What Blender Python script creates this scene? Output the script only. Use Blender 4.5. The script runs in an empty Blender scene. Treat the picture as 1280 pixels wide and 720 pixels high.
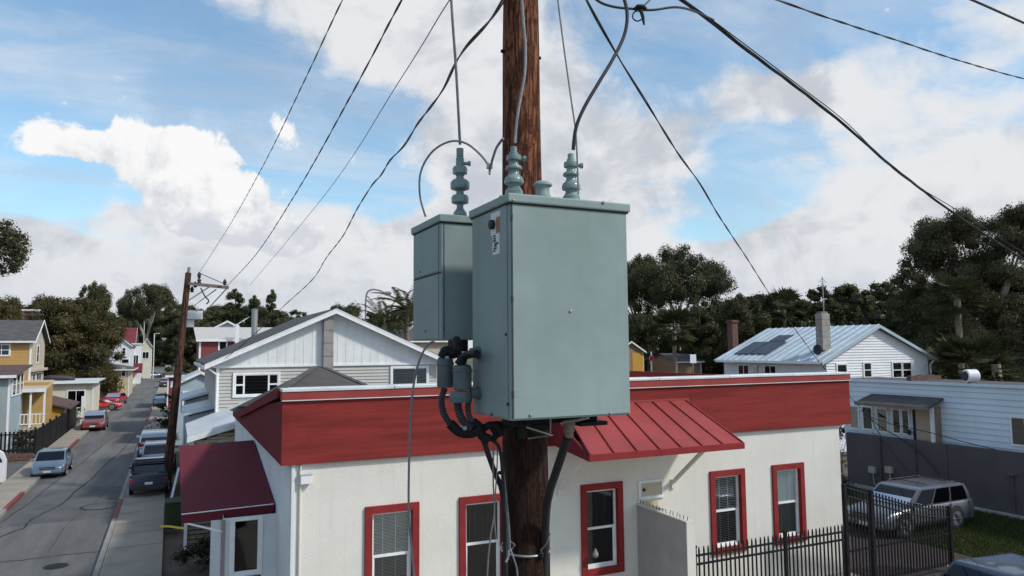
import bpy, bmesh, math, random
import numpy as np
from mathutils import Vector, Matrix
random.seed(7)
rad = math.radians
S = bpy.context.scene
C = bpy.context.collection

# ------------------------------------------------------------------ camera
CAM_H = 6.5; FPX = 900.0
AZ = rad(25.3); PITCH = math.atan(75.5/900); ROLL = rad(0.45)
F_ = Vector((math.sin(AZ)*math.cos(PITCH), math.cos(AZ)*math.cos(PITCH), math.sin(PITCH)))
R0 = Vector((math.cos(AZ), -math.sin(AZ), 0)); U0 = R0.cross(F_)
R_ = R0*math.cos(ROLL) - U0*math.sin(ROLL); U_ = U0*math.cos(ROLL) + R0*math.sin(ROLL)
CO = Vector((0, 0, CAM_H))
cam = bpy.data.cameras.new('camera'); camo = bpy.data.objects.new('camera', cam); C.objects.link(camo)
cam.sensor_width = 36; cam.lens = 36*FPX/1280; cam.clip_start = .05; cam.clip_end = 6000
camo.matrix_world = Matrix(((R_.x, U_.x, -F_.x, 0), (R_.y, U_.y, -F_.y, 0), (R_.z, U_.z, -F_.z, CAM_H), (0, 0, 0, 1)))
S.camera = camo
# survey helpers: where does a sight line meet a known plane of the place
def ray(x, y): return F_ + R_*((x-640)/FPX) + U_*((360-y)/FPX)
def PZ(x, y, z=0): d = ray(x, y); return CO + d*((z-CAM_H)/d.z)
def PY(x, y, v): d = ray(x, y); return CO + d*(v/d.y)
def PX(x, y, v): d = ray(x, y); return CO + d*(v/d.x)
def PD(x, y, v): return CO + ray(x, y)*v

# ------------------------------------------------------------------ sun, sky, exposure
SUN_DIR = Vector((.735, -.678, 0)).normalized(); SUN_EL = rad(42)
sd = Vector((SUN_DIR.x*math.cos(SUN_EL), SUN_DIR.y*math.cos(SUN_EL), math.sin(SUN_EL)))
sun = bpy.data.lights.new('sun', 'SUN'); sun.energy = 2.5; sun.angle = rad(5); sun.color = (1, .945, .87)
suno = bpy.data.objects.new('sun', sun); C.objects.link(suno)
suno.rotation_euler = (-sd).to_track_quat('-Z', 'Y').to_euler(); suno.location = (20, -20, 40)
S.view_settings.view_transform = 'Standard'; S.view_settings.look = 'None'
S.view_settings.gamma = 1; S.view_settings.use_curve_mapping = False
S.view_settings.exposure = 0.25
S.cycles.max_bounces = 6; S.cycles.transparent_max_bounces = 12
S.cycles.use_denoising = True

W = bpy.data.worlds.new('World'); S.world = W; W.use_nodes = True
wn = W.node_tree; wn.nodes.clear()
def nd(tree, typ, **k):
    n = tree.nodes.new(typ)
    for a, b in k.items(): setattr(n, a, b)
    return n
class G:
    """tiny expression builder for shader node maths"""
    def __init__(s, tree): s.t = tree
    def put(s, sock, v):
        if hasattr(v, 'is_linked') or hasattr(v, 'links'): s.t.links.new(v, sock)
        else: sock.default_value = v
    def m(s, op, a, b=0.0, c=None, clamp=False):
        n = nd(s.t, 'ShaderNodeMath', operation=op, use_clamp=clamp)
        s.put(n.inputs[0], a); s.put(n.inputs[1], b)
        if c is not None: s.put(n.inputs[2], c)
        return n.outputs[0]
    def mix(s, f, a, b, blend='MIX'):
        n = nd(s.t, 'ShaderNodeMix', data_type='RGBA', blend_type=blend)
        s.put(n.inputs[0], f)
        for k, v in ((6, a), (7, b)): s.put(n.inputs[k], v if not isinstance(v, tuple) or len(v) == 4 else (*v, 1))
        return n.outputs[2]
    def ramp(s, v, lo, hi, a=0., b=1., smooth=True):
        n = nd(s.t, 'ShaderNodeMapRange', interpolation_type='SMOOTHSTEP' if smooth else 'LINEAR')
        s.put(n.inputs[0], v)
        for i, q in zip((1, 2, 3, 4), (lo, hi, a, b)): s.put(n.inputs[i], q)
        return n.outputs[0]
    def noise(s, vec, scale, detail=5, rough=.55, dist=0., lac=2.):
        n = nd(s.t, 'ShaderNodeTexNoise'); s.put(n.inputs['Vector'], vec)
        n.inputs['Scale'].default_value = scale; n.inputs['Detail'].default_value = detail
        n.inputs['Roughness'].default_value = rough; n.inputs['Distortion'].default_value = dist
        n.inputs['Lacunarity'].default_value = lac
        return n.outputs[0], n.outputs[1]
    def vec(s, x, y, z=0.):
        n = nd(s.t, 'ShaderNodeCombineXYZ'); s.put(n.inputs[0], x); s.put(n.inputs[1], y); s.put(n.inputs[2], z)
        return n.outputs[0]
    def sep(s, v):
        n = nd(s.t, 'ShaderNodeSeparateXYZ'); s.t.links.new(v, n.inputs[0]); return n.outputs
    def scalev(s, v, sc):
        n = nd(s.t, 'ShaderNodeMapping'); s.t.links.new(v, n.inputs[0]); n.inputs['Scale'].default_value = sc
        return n.outputs[0]

g = G(wn)
sky = nd(wn, 'ShaderNodeTexSky', sky_type='NISHITA', sun_disc=False)
sky.sun_elevation = SUN_EL; sky.sun_rotation = math.atan2(SUN_DIR.x, SUN_DIR.y)
sky.altitude = 50; sky.air_density = 1.0; sky.dust_density = .8; sky.ozone_density = 1.0
SKY_K = 0.15
dirv = nd(wn, 'ShaderNodeTexCoord').outputs['Generated']
dx, dy, dz = g.sep(dirv)
az = g.m('ARCTAN2', dx, dy); el = g.m('ARCSINE', dz)
# cloud sheet: flat layer projection so that clouds crowd towards the horizon
zz = g.m('ADD', g.m('MAXIMUM', dz, 0.0), 0.16)
pv = g.vec(g.m('DIVIDE', dx, zz), g.m('DIVIDE', dy, zz), 0.)
n1, _ = g.noise(pv, 1.55, 6, .58, .25)
n2, _ = g.noise(dirv, 10., 6, .62, .35)          # billows
nw, nwc = g.noise(dirv, 5.0, 3, .6)            # outline warp
wx, wy, wz = g.sep(nwc)
azw = g.m('MULTIPLY_ADD', wx, .16, g.m('SUBTRACT', az, .08))
elw = g.m('MULTIPLY_ADD', wy, .10, g.m('SUBTRACT', el, .05))
ae = g.vec(azw, elw, 0.)
def blobs(L, start=None):
    """sum of soft ellipses placed by azimuth and elevation"""
    acc = start
    for (px, py, sx, sy, amp, rot) in [q if len(q) == 6 else (*q, 0.) for q in L]:
        d = ray(px, py).normalized(); a0 = math.atan2(d.x, d.y); e0 = math.asin(d.z)
        mp = nd(wn, 'ShaderNodeMapping', vector_type='TEXTURE'); wn.links.new(ae, mp.inputs[0])
        mp.inputs['Location'].default_value = (a0, e0, 0); mp.inputs['Rotation'].default_value = (0, 0, rot); mp.inputs['Scale'].default_value = (2.1*sx/FPX, 2.1*sy/FPX, 1)
        gr = nd(wn, 'ShaderNodeTexGradient', gradient_type='QUADRATIC_SPHERE'); wn.links.new(mp.outputs[0], gr.inputs[0])
        acc = g.m('MULTIPLY', gr.outputs[1], amp) if acc is None else g.m('MULTIPLY_ADD', gr.outputs[1], amp, acc)
    return acc
field = g.m('ADD', g.m('MULTIPLY', g.m('SUBTRACT', n1, .575), 2.4), g.m('MULTIPLY', g.m('SUBTRACT', n2, .5), 1.25))
field = blobs([(560, 70, 210, 130, 1.4), (430, 10, 130, 60, .8), (690, 230, 190, 130, 1.0), (960, 120, 120, 60, .65), (1180, 130, 180, 100, .75), (600, 300, 220, 80, .75), (1150, 250, 220, 55, .75),
    (200, 90, 280, 80, -.95), (430, 165, 120, 65, -1.1, -.5), (60, 250, 90, 70, -1.0), (330, 190, 60, 60, -.3), (480, 250, 80, 55, -.95),
    (790, 60, 110, 65, -1.15), (900, 285, 180, 46, -1.5, .32), (1060, 20, 120, 45, -1.1), (960, 180, 60, 40, -.5)], field)
# overcast gathers low down
field = g.m('ADD', field, g.ramp(el, rad(15), rad(6), 0., 1.15))
cover = g.ramp(field, -.25, .45)
cover = g.m('MAXIMUM', cover, g.ramp(g.noise(g.scalev(pv, (1.2, 3.2, 1)), 1.1, 5, .62, .4)[0], .32, .74, .06, .52))
n4, _ = g.noise(dirv, 17., 6, .62, .3)
# the big cumulus on the left
cum = blobs([(x+24, y+14, a*.95, c*.92, k) for x, y, a, c, k in [(58, 172, 30, 20, .75), (120, 172, 55, 26, 1.0), (180, 178, 60, 32, 1.1), (235, 205, 62, 34, 1.0), (285, 240, 62, 34, 1.1), (345, 268, 46, 24, 1.1),
             (225, 255, 48, 20, .6), (320, 155, 45, 36, .42), (425, 330, 22, 22, .7), (150, 192, 55, 20, .7), (205, 228, 58, 24, .8), (285, 268, 60, 18, .9), (350, 280, 36, 14, .6)]])
cumf = g.m('ADD', cum, g.m('ADD', g.m('MULTIPLY', g.m('SUBTRACT', n2, .5), 1.6), g.m('MULTIPLY', g.m('SUBTRACT', n4, .5), 1.5)))
cumc = g.ramp(cumf, .36, .58)
# brightness of the vapour: lit crowns, grey bellies
n3, _ = g.noise(g.scalev(dirv, (1, 1, 2.6)), 4.2, 4, .55, .3)
tone = g.ramp(g.m('MULTIPLY_ADD', n2, .5, g.m('MULTIPLY', n3, .6)), .44, .60)
sheet = g.mix(tone, (.47, .495, .545), (.675, .685, .705))
low = g.ramp(el, rad(9), rad(1), 0., 1.)
sheet = g.mix(g.m('MULTIPLY', low, .55), sheet, (.50, .54, .60))
belly = g.ramp(g.m('ADD', g.m('MULTIPLY', g.m('SUBTRACT', n4, .5), .20), g.m('MULTIPLY_ADD', g.m('SUBTRACT', n2, .5), .30, g.m('MULTIPLY_ADD', az, .19, el))), .150, .232)
cumcol = g.mix(belly, (.55, .57, .62), (.80, .80, .80))
skyc = nd(wn, 'ShaderNodeMix', data_type='RGBA', blend_type='MULTIPLY'); skyc.inputs[0].default_value = 1
wn.links.new(sky.outputs[0], skyc.inputs[6]); skyc.inputs[7].default_value = (SKY_K*.84, SKY_K*1.04, SKY_K*1.04, 1)
col = g.mix(cover, skyc.outputs[2], sheet)
col = g.mix(cumc, col, cumcol)
bg = nd(wn, 'ShaderNodeBackground'); wn.links.new(col, bg.inputs[0]); bg.inputs[1].default_value = 1.0
wo = nd(wn, 'ShaderNodeOutputWorld'); wn.links.new(bg.outputs[0], wo.inputs[0])
W.cycles.sampling_method = 'MANUAL'; W.cycles.sample_map_resolution = 512

# ------------------------------------------------------------------ materials
def mat(name, col, rough=.7, var=.12, scale=2.5, bump=0., bscale=30., stretch=(1, 1, 1), metal=0., spec=.4, coat=0., streak=0., streak_col=None, spots=0., spot_col=None, rnd=0.):
    m = bpy.data.materials.new(name); m.use_nodes = True; t = m.node_tree; q = G(t)
    b = t.nodes['Principled BSDF']; tc = nd(t, 'ShaderNodeTexCoord').outputs['Object']
    v = q.scalev(tc, stretch)
    a, _ = q.noise(v, scale, 4, .6)
    lo = tuple(max(0, c*(1-var)) for c in col); hi = tuple(min(1, c*(1+var)) for c in col)
    c = q.mix(q.ramp(a, .3, .7), lo, hi)
    f, _ = q.noise(v, scale*9, 2, .6)
    c = q.mix(q.m('MULTIPLY', q.ramp(f, .35, .7), var*.6), c, tuple(x*.72 for x in col))
    if streak:
        s_, _ = q.noise(q.scalev(tc, (5, 5, .35)), 1.3, 4, .65)
        c = q.mix(q.m('MULTIPLY', q.ramp(s_, .5, .78), streak), c, streak_col or tuple(x*.45 for x in col))
    if spots:
        s_, _ = q.noise(tc, 1.7, 5, .7, .6)
        c = q.mix(q.m('MULTIPLY', q.ramp(s_, .55, .72), spots), c, spot_col or tuple(x*.4 for x in col))
    if rnd:
        oi = nd(t, 'ShaderNodeObjectInfo').outputs['Random']
        c = q.mix(q.m('MULTIPLY', oi, rnd), c, tuple(x*.55 for x in col))
    t.links.new(c, b.inputs['Base Color'])
    r_ = q.ramp(a, .3, .7, max(.03, rough-.07), min(1, rough+.07)); t.links.new(r_, b.inputs['Roughness'])
    b.inputs['Metallic'].default_value = metal; b.inputs['Specular IOR Level'].default_value = spec
    b.inputs['Coat Weight'].default_value = coat; b.inputs['Coat Roughness'].default_value = .06
    if bump:
        h, _ = q.noise(v, bscale, 3, .6)
        bn = nd(t, 'ShaderNodeBump'); bn.inputs['Strength'].default_value = bump; bn.inputs['Distance'].default_value = .02
        t.links.new(h, bn.inputs['Height']); t.links.new(bn.outputs[0], b.inputs['Normal'])
    return m
def glass_mat(name, tint=(.45, .5, .52), refl=.10):
    m = bpy.data.materials.new(name); m.use_nodes = True; t = m.node_tree; t.nodes.clear(); q = G(t)
    tr = nd(t, 'ShaderNodeBsdfTransparent'); tr.inputs[0].default_value = (*tint, 1)
    gl = nd(t, 'ShaderNodeBsdfGlossy'); gl.inputs['Roughness'].default_value = .04; gl.inputs[0].default_value = (.95, .97, 1, 1)
    lw = nd(t, 'ShaderNodeFresnel'); lw.inputs[0].default_value = 1.5
    fac = q.m('ADD', q.m('MULTIPLY', lw.outputs[0], .85), refl, clamp=True)
    tc = nd(t, 'ShaderNodeTexCoord').outputs['Object']
    h, _ = q.noise(tc, 1.6, 2, .5); bn = nd(t, 'ShaderNodeBump'); bn.inputs['Strength'].default_value = .12; bn.inputs['Distance'].default_value = .03
    t.links.new(h, bn.inputs['Height']); t.links.new(bn.outputs[0], gl.inputs['Normal'])
    mx = nd(t, 'ShaderNodeMixShader'); t.links.new(fac, mx.inputs[0]); t.links.new(tr.outputs[0], mx.inputs[1]); t.links.new(gl.outputs[0], mx.inputs[2])
    o = nd(t, 'ShaderNodeOutputMaterial'); t.links.new(mx.outputs[0], o.inputs[0])
    return m
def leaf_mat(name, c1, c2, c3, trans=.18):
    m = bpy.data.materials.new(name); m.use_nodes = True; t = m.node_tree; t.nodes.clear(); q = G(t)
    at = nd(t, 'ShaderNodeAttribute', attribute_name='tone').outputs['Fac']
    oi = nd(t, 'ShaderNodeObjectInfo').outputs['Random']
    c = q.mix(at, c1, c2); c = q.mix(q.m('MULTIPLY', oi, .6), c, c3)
    df = nd(t, 'ShaderNodeBsdfDiffuse'); t.links.new(c, df.inputs[0])
    tl = nd(t, 'ShaderNodeBsdfTranslucent'); t.links.new(c, tl.inputs[0])
    gl = nd(t, 'ShaderNodeBsdfGlossy'); gl.inputs['Roughness'].default_value = .45
    mx = nd(t, 'ShaderNodeMixShader'); mx.inputs[0].default_value = trans
    t.links.new(df.outputs[0], mx.inputs[1]); t.links.new(tl.outputs[0], mx.inputs[2])
    m2 = nd(t, 'ShaderNodeMixShader'); m2.inputs[0].default_value = .02
    t.links.new(mx.outputs[0], m2.inputs[1]); t.links.new(gl.outputs[0], m2.inputs[2])
    o = nd(t, 'ShaderNodeOutputMaterial'); t.links.new(m2.outputs[0], o.inputs[0])
    return m
def wood_mat(name, c1, c2, dark, sc=1., tar=False):
    m = bpy.data.materials.new(name); m.use_nodes = True; t = m.node_tree; q = G(t)
    b = t.nodes['Principled BSDF']; tc = nd(t, 'ShaderNodeTexCoord').outputs['Object']
    v = q.scalev(tc, (11*sc, 11*sc, .9*sc)); v2 = q.scalev(tc, (26*sc, 26*sc, 1.5*sc)); v3 = q.scalev(tc, (7*sc, 7*sc, 2.2*sc))
    a, _ = q.noise(v, 1.6, 8, .66, .8); d, _ = q.noise(v2, 1.3, 6, .62, .8); e, _ = q.noise(v3, 1.5, 6, .65, 1.2)
    c = q.mix(q.ramp(a, .32, .66), c1, c2)
    c = q.mix(q.ramp(e, .50, .60), c, tuple(x*.55 for x in c1))          # flaked darker scales
    c = q.mix(q.m('MULTIPLY', q.ramp(d, .53, .60), .9), c, dark)           # checks and cracks
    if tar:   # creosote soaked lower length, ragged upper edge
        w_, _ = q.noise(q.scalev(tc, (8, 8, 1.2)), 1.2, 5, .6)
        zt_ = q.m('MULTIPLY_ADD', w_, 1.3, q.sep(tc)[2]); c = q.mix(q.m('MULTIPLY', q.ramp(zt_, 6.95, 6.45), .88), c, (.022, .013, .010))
    t.links.new(c, b.inputs['Base Color']); b.inputs['Roughness'].default_value = .85; b.inputs['Specular IOR Level'].default_value = .2
    bn = nd(t, 'ShaderNodeBump'); bn.inputs['Strength'].default_value = 1.; bn.inputs['Distance'].default_value = .035
    hh = q.m('SUBTRACT', q.m('MULTIPLY_ADD', q.ramp(e, .48, .62), -.5, a), q.m('MULTIPLY', q.ramp(d, .50, .62), .9)); t.links.new(hh, bn.inputs['Height']); t.links.new(bn.outputs[0], b.inputs['Normal'])
    return m
M = {}
def mk(k, *a, **kw): M[k] = mat(k, *a, **kw)
mk('box_paint', (.255, .325, .318), .6, .12, 1.1, .03, 60, spec=.2, streak=.34, streak_col=(.175, .20, .175), spots=.3, spot_col=(.32, .365, .34))
mk('can_paint_shaded', (.10, .135, .145), .5, .15, 4, .05, 40, spec=.35, streak=.3)  # darker copy of the cabinet paint, shade on the cans put into the colour
mk('porcelain', (.20, .27, .26), .28, .15, 9, spec=.5)
mk('galv', (.36, .38, .38), .45, .2, 12, metal=.7)
mk('black_steel', (.012, .012, .014), .6, .3, 6, spec=.2)
mk('cable_black', (.015, .016, .018), .5, .2, 9)
mk('cable_grey', (.20, .21, .22), .5, .2, 20, metal=.2)
mk('rubber', (.022, .022, .024), .8, .2, 9)
mk('stucco', (.68, .66, .605), .9, .06, .5, .5, 45, streak=.38, streak_col=(.50, .475, .42), spots=.28, spot_col=(.60, .575, .52))
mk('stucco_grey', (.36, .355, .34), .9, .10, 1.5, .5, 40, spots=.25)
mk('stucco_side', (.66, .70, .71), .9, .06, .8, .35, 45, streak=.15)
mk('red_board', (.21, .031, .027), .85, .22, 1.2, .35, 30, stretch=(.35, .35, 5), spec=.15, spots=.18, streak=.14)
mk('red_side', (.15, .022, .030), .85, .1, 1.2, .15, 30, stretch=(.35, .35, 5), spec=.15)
mk('red_trim', (.235, .026, .026), .75, .14, 4, .1, 40, spec=.2)
mk('red_metal', (.30, .045, .042), .55, .14, .9, spec=.35, streak=.2, streak_col=(.24, .08, .07), spots=.35, spot_col=(.33, .085, .075), rnd=.18)
mk('canvas', (.125, .014, .026), .9, .10, 1.1, .2, 160, spots=.2, spot_col=(.12, .02, .03))
mk('coping', (.66, .69, .70), .4, .10, 1.5, metal=.25, spots=.2, spot_col=(.45, .46, .46))
mk('white_trim', (.76, .77, .77), .5, .06, 3, streak=.08)
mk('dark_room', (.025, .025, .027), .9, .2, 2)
mk('blind', (.82, .83, .79), .6, .06, 4)
mk('blind_dim', (.22, .21, .20), .7, .06, 4)
mk('curtain', (.68, .74, .70), .9, .12, 3, stretch=(6, 6, .3))
mk('asphalt', (.135, .131, .128), .9, .26, .5, .6, 60, stretch=(2.2, .3, 1), spots=.35, spot_col=(.085, .084, .085))
mk('asphalt_patch', (.10, .10, .102), .9, .2, .8, .4, 60)
mk('tar', (.012, .012, .013), .6, .2, 4)
mk('concrete', (.35, .30, .25), .9, .14, .8, .35, 40, spots=.2, spot_col=(.19, .175, .155), rnd=.25)
mk('kerb', (.30, .285, .26), .9, .15, 1.2, .3, 40, spots=.3)
mk('kerb_red', (.20, .05, .045), .7, .2, 3, .2, 40)
mk('earth', (.115, .09, .068), .95, .25, .5, .8, 14, spots=.3)
mk('drive', (.045, .03, .03), .95, .2, .7, .4, 40, spots=.3, spot_col=(.05, .04, .04))
mk('terrain', (.10, .105, .06), .95, .3, .06, .5, 3)
mk('grass', (.05, .062, .02), .9, .35, .9)
mk('shingle_grey', (.085, .082, .082), .95, .25, 2, .5, 26, stretch=(1, 1, 3))
mk('shingle_brown', (.075, .066, .060), .95, .25, 2, .6, 26, spots=.2)
mk('grey_siding', (.46, .445, .415), .75, .07, .8, .05, 20)
mk('white_board', (.72, .73, .725), .65, .07, 1, rnd=.15, streak=.2)
mk('white_siding', (.68, .69, .71), .7, .05, .7)
mk('blue_board', (.60, .715, .80), .65, .06, .8, rnd=.10, streak=.10)
mk('dark_wall', (.092, .084, .092), .9, .14, .5, .35, 30, spots=.18, streak=.15)
mk('metal_roof', (.50, .57, .62), .42, .14, .7, metal=.25, streak=.25, streak_col=(.26, .25, .24))
mk('white_roof', (.55, .575, .60), .6, .08, .5, spots=.15)
mk('orange_siding', (.46, .28, .10), .75, .08, 1, .05, 20)
mk('yellow_stucco', (.50, .29, .05), .85, .08, .6, .2, 30, streak=.15)
mk('cream', (.54, .45, .28), .85, .08, .5, .2, 30, streak=.12)
mk('cream_pale', (.62, .58, .47), .85, .08, .5, .2, 30, streak=.12)
mk('tan', (.50, .43, .33), .85, .08, .5, .2, 30)
mk('bluegrey', (.34, .42, .47), .75, .08, .8)
mk('greygreen', (.30, .34, .34), .75, .08, .8)
mk('duct', (.27, .25, .235), .85, .15, 2, .2, 20)
mk('roof_maroon', (.105, .062, .058), .9, .25, 2, .4, 26)
mk('beige_roof', (.52, .49, .46), .7, .12, 2, stretch=(6, 1, 1))
mk('barn_red', (.20, .045, .04), .8, .12, 1, stretch=(4, 4, .3))
mk('roof_red', (.17, .028, .032), .7, .15, .8)
mk('brick', (.13, .072, .056), .9, .3, 5, .4, 18)
mk('block', (.30, .275, .25), .9, .15, 3, .4, 20, rnd=.3)
mk('old_wood', (.20, .16, .13), .85, .25, 4, .3, 20, stretch=(1, 1, .2))
mk('tanwood', (.28, .20, .13), .8, .2, 4, .2, 20, stretch=(4, 4, .3))
mk('chrome', (.6, .6, .62), .2, .05, 5, metal=1.)
mk('steel_rim', (.42, .43, .45), .3, .1, 9, metal=.8)
mk('lens', (.55, .57, .58), .12, .05, 9)
mk('lens_red', (.35, .01, .012), .2, .05, 9)
mk('lens_amber', (.55, .16, .02), .2, .05, 9)
mk('plastic_dark', (.03, .03, .033), .6, .1, 9)
mk('plate', (.7, .7, .68), .5, .02, 9)
mk('bin_green', (.022, .036, .016), .6, .15, 3)
mk('yellow', (.70, .55, .05), .6, .05, 9)
mk('sign_red', (.55, .01, .03), .4, .05, 9)
mk('sign_white', (.72, .71, .76), .5, .04, 9)
mk('sticker', (.62, .64, .66), .5, .04, 9)
mk('sticker_ink', (.06, .05, .06), .6, .04, 9)
mk('sticker_orange', (.30, .14, .09), .6, .1, 9)
mk('bark', (.13, .10, .075), .9, .3, 3, .6, 14, stretch=(1, 1, .25))
mk('bark_pale', (.36, .32, .27), .85, .3, 2, .4, 10, stretch=(1, 1, .25))
mk('palm_bark', (.22, .18, .14), .95, .35, 6, .7, 14)
mk('solar', (.022, .024, .034), .3, .3, 1.4, spec=.5)
def paint(k, c, flake=.0): M[k] = mat(k, c, .34, .04, 1., spec=.5, coat=.7, metal=flake)
paint('car_silver', (.19, .26, .33), .35); paint('car_suv', (.17, .175, .205), .4); paint('car_maroon', (.21, .035, .03)); paint('car_red', (.52, .02, .02))
paint('car_crimson', (.42, .015, .045)); paint('car_navy', (.022, .028, .055)); paint('car_white', (.68, .72, .76)); paint('car_pale', (.36, .46, .54)); paint('car_black', (.03, .035, .05)); paint('car_grey', (.34, .36, .38), .3); paint('car_midnight', (.035, .052, .085), .3)
M['glass'] = glass_mat('glass', (.88, .90, .90), .03); M['glass_mid'] = glass_mat('glass_mid', (.52, .53, .53), .03); M['glass_dark'] = glass_mat('glass_dark', (.16, .17, .18), .03); M['glass_car'] = glass_mat('glass_car', (.10, .11, .12), .02)
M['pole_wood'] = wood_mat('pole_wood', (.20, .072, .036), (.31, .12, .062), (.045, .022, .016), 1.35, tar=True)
M['pole_dark'] = wood_mat('pole_dark', (.085, .042, .028), (.13, .062, .04), (.03, .02, .015), .6)
M['leaf_euc'] = leaf_mat('leaf_euc', (.04, .047, .024), (.125, .124, .06), (.085, .07, .036))
M['leaf_oak'] = leaf_mat('leaf_oak', (.032, .039, .018), (.10, .108, .042), (.062, .062, .026))
M['leaf_olive'] = leaf_mat('leaf_olive', (.045, .042, .016), (.125, .10, .036), (.085, .065, .026))
M['leaf_palm'] = leaf_mat('leaf_palm', (.028, .035, .018), (.085, .092, .038), (.05, .054, .026))
M['leaf_bush'] = leaf_mat('leaf_bush', (.014, .020, .009), (.042, .05, .018), (.03, .03, .012))
M['blade'] = leaf_mat('blade', (.03, .042, .010), (.075, .095, .026), (.06, .07, .02))

# ------------------------------------------------------------------ mesh helpers
ORG = {}
class B:
    def __init__(s): s.v = []; s.f = []
    def quad(s, *p): n = len(s.v); s.v += [tuple(x) for x in p]; s.f.append(tuple(range(n, n+len(p)))); return s
    def box(s, x0, y0, z0, x1, y1, z1):
        n = len(s.v)
        s.v += [(x, y, z) for z in (z0, z1) for y in (y0, y1) for x in (x0, x1)]
        s.f += [tuple(n+i for i in q) for q in ((0, 2, 3, 1), (4, 5, 7, 6), (0, 1, 5, 4), (2, 6, 7, 3), (0, 4, 6, 2), (1, 3, 7, 5))]
        return s
    def bar(s, a, b, w, h=None, up=(0, 0, 1)):
        a, b = Vector(a), Vector(b); h = h or w; d = (b-a).normalized(); u = Vector(up)
        if abs(d.dot(u)) > .98: u = Vector((1, 0, 0))
        x = d.cross(u).normalized()*w/2; y = x.cross(d).normalized()*h/2; n = len(s.v)
        for p in (a, b): s.v += [tuple(p-x-y), tuple(p+x-y), tuple(p+x+y), tuple(p-x+y)]
        s.f += [tuple(n+i for i in q) for q in ((0, 3, 2, 1), (4, 5, 6, 7), (0, 1, 5, 4), (1, 2, 6, 5), (2, 3, 7, 6), (3, 0, 4, 7))]
        return s
    def extr(s, pts, d):
        """closed prism: polygon pts pushed along d"""
        pts = [Vector(p) for p in pts]; d = Vector(d); n = len(s.v); k = len(pts)
        s.v += [tuple(p) for p in pts] + [tuple(p+d) for p in pts]
        s.f.append(tuple(range(n+k-1, n-1, -1))); s.f.append(tuple(range(n+k, n+2*k)))
        for i in range(k): j = (i+1) % k; s.f.append((n+i, n+j, n+k+j, n+k+i))
        return s
    def tube(s, path, r, n=8, caps=True):
        P = [Vector(p) for p in path]; k = len(P); rr = r if isinstance(r, (list, tuple)) else [r]*k
        d0 = (P[1]-P[0]).normalized(); u = Vector((0, 0, 1)) if abs(d0.z) < .9 else Vector((1, 0, 0))
        x = d0.cross(u).normalized(); b0 = len(s.v)
        for i in range(k):
            d = (P[min(i+1, k-1)]-P[max(i-1, 0)]).normalized()
            x = (x - d*x.dot(d)).normalized(); y = d.cross(x)
            for j in range(n):
                a = 2*math.pi*j/n; s.v.append(tuple(P[i]+(x*math.cos(a)+y*math.sin(a))*rr[i]))
        for i in range(k-1):
            for j in range(n):
                q = (j+1) % n; s.f.append((b0+i*n+j, b0+i*n+q, b0+(i+1)*n+q, b0+(i+1)*n+j))
        if caps: s.f.append(tuple(b0+j for j in range(n-1, -1, -1))); s.f.append(tuple(b0+(k-1)*n+j for j in range(n)))
        return s
    def lathe(s, prof, c=(0, 0, 0), n=20, axis='z'):
        c = Vector(c); b0 = len(s.v); k = len(prof)
        for r, h in prof:
            for j in range(n):
                a = 2*math.pi*j/n; q = (r*math.cos(a), r*math.sin(a), h)
                if axis == 'x': q = (q[2], q[0], q[1])
                if axis == 'y': q = (q[1], q[2], q[0])
                s.v.append(tuple(c+Vector(q)))
        for i in range(k-1):
            for j in range(n):
                q = (j+1) % n; s.f.append((b0+i*n+j, b0+i*n+q, b0+(i+1)*n+q, b0+(i+1)*n+j))
        s.f.append(tuple(b0+j for j in range(n-1, -1, -1))); s.f.append(tuple(b0+(k-1)*n+j for j in range(n)))
        return s
    def mesh(s, name, m, off=(0, 0, 0), smooth=False):
        me = bpy.data.meshes.new(name); o = Vector(off)
        me.from_pydata([tuple(Vector(v)-o) for v in s.v], [], s.f)
        bm = bmesh.new(); bm.from_mesh(me); bmesh.ops.recalc_face_normals(bm, faces=bm.faces); bm.to_mesh(me); bm.free()
        if m: me.materials.append(M[m])
        if smooth:
            me.shade_smooth(); me.set_sharp_from_angle(angle=rad(38))
        return me
def link(o):
    C.objects.link(o); return o
def obj(name, b, m, parent=None, smooth=False, bevel=0., kind=None, label=None):
    off = ORG.get(parent.name, (0, 0, 0)) if parent else (0, 0, 0)
    me = b if isinstance(b, bpy.types.Mesh) else b.mesh(name, m, off, smooth)
    o = link(bpy.data.objects.new(name, me))
    if parent: o.parent = parent; ORG[o.name] = off
    if bevel:
        md = o.modifiers.new('bevel', 'BEVEL'); md.width = bevel; md.segments = 2; md.limit_method = 'ANGLE'; md.angle_limit = rad(40)
    if kind: o['kind'] = kind
    if label: o['label'] = label
    return o
def piece(name, me, parent, loc=(0, 0, 0), rot=(0, 0, 0), scale=(1, 1, 1)):
    """one of many alike pieces, sharing mesh data; loc in world space of the thing"""
    o = link(bpy.data.objects.new(name, me)); o.parent = parent
    o.location = Vector(loc)-Vector(ORG.get(parent.name, (0, 0, 0))); o.rotation_euler = rot; o.scale = scale
    return o
def tag(o, label, cat, group=None):
    o['label'] = label; o['category'] = cat
    if group: o['group'] = group
    return o
def thing(name, label, cat, loc=(0, 0, 0), rz=0, group=None, local=False):
    o = link(bpy.data.objects.new(name, None)); o.empty_display_size = .2
    o.location = loc; o.rotation_euler = (0, 0, rz); ORG[o.name] = (0, 0, 0) if local else Vector(loc)
    return tag(o, label, cat, group)
def struct(name, b, m, **k):
    o = obj(name, b, m, None, **k); o['kind'] = 'structure'; return o
def dup(o, parent=None):
    c = o.copy(); link(c); c.parent = parent; ORG[c.name] = ORG.get(o.name, (0, 0, 0))
    for ch in list(o.children): dup(ch, c)
    return c
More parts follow.
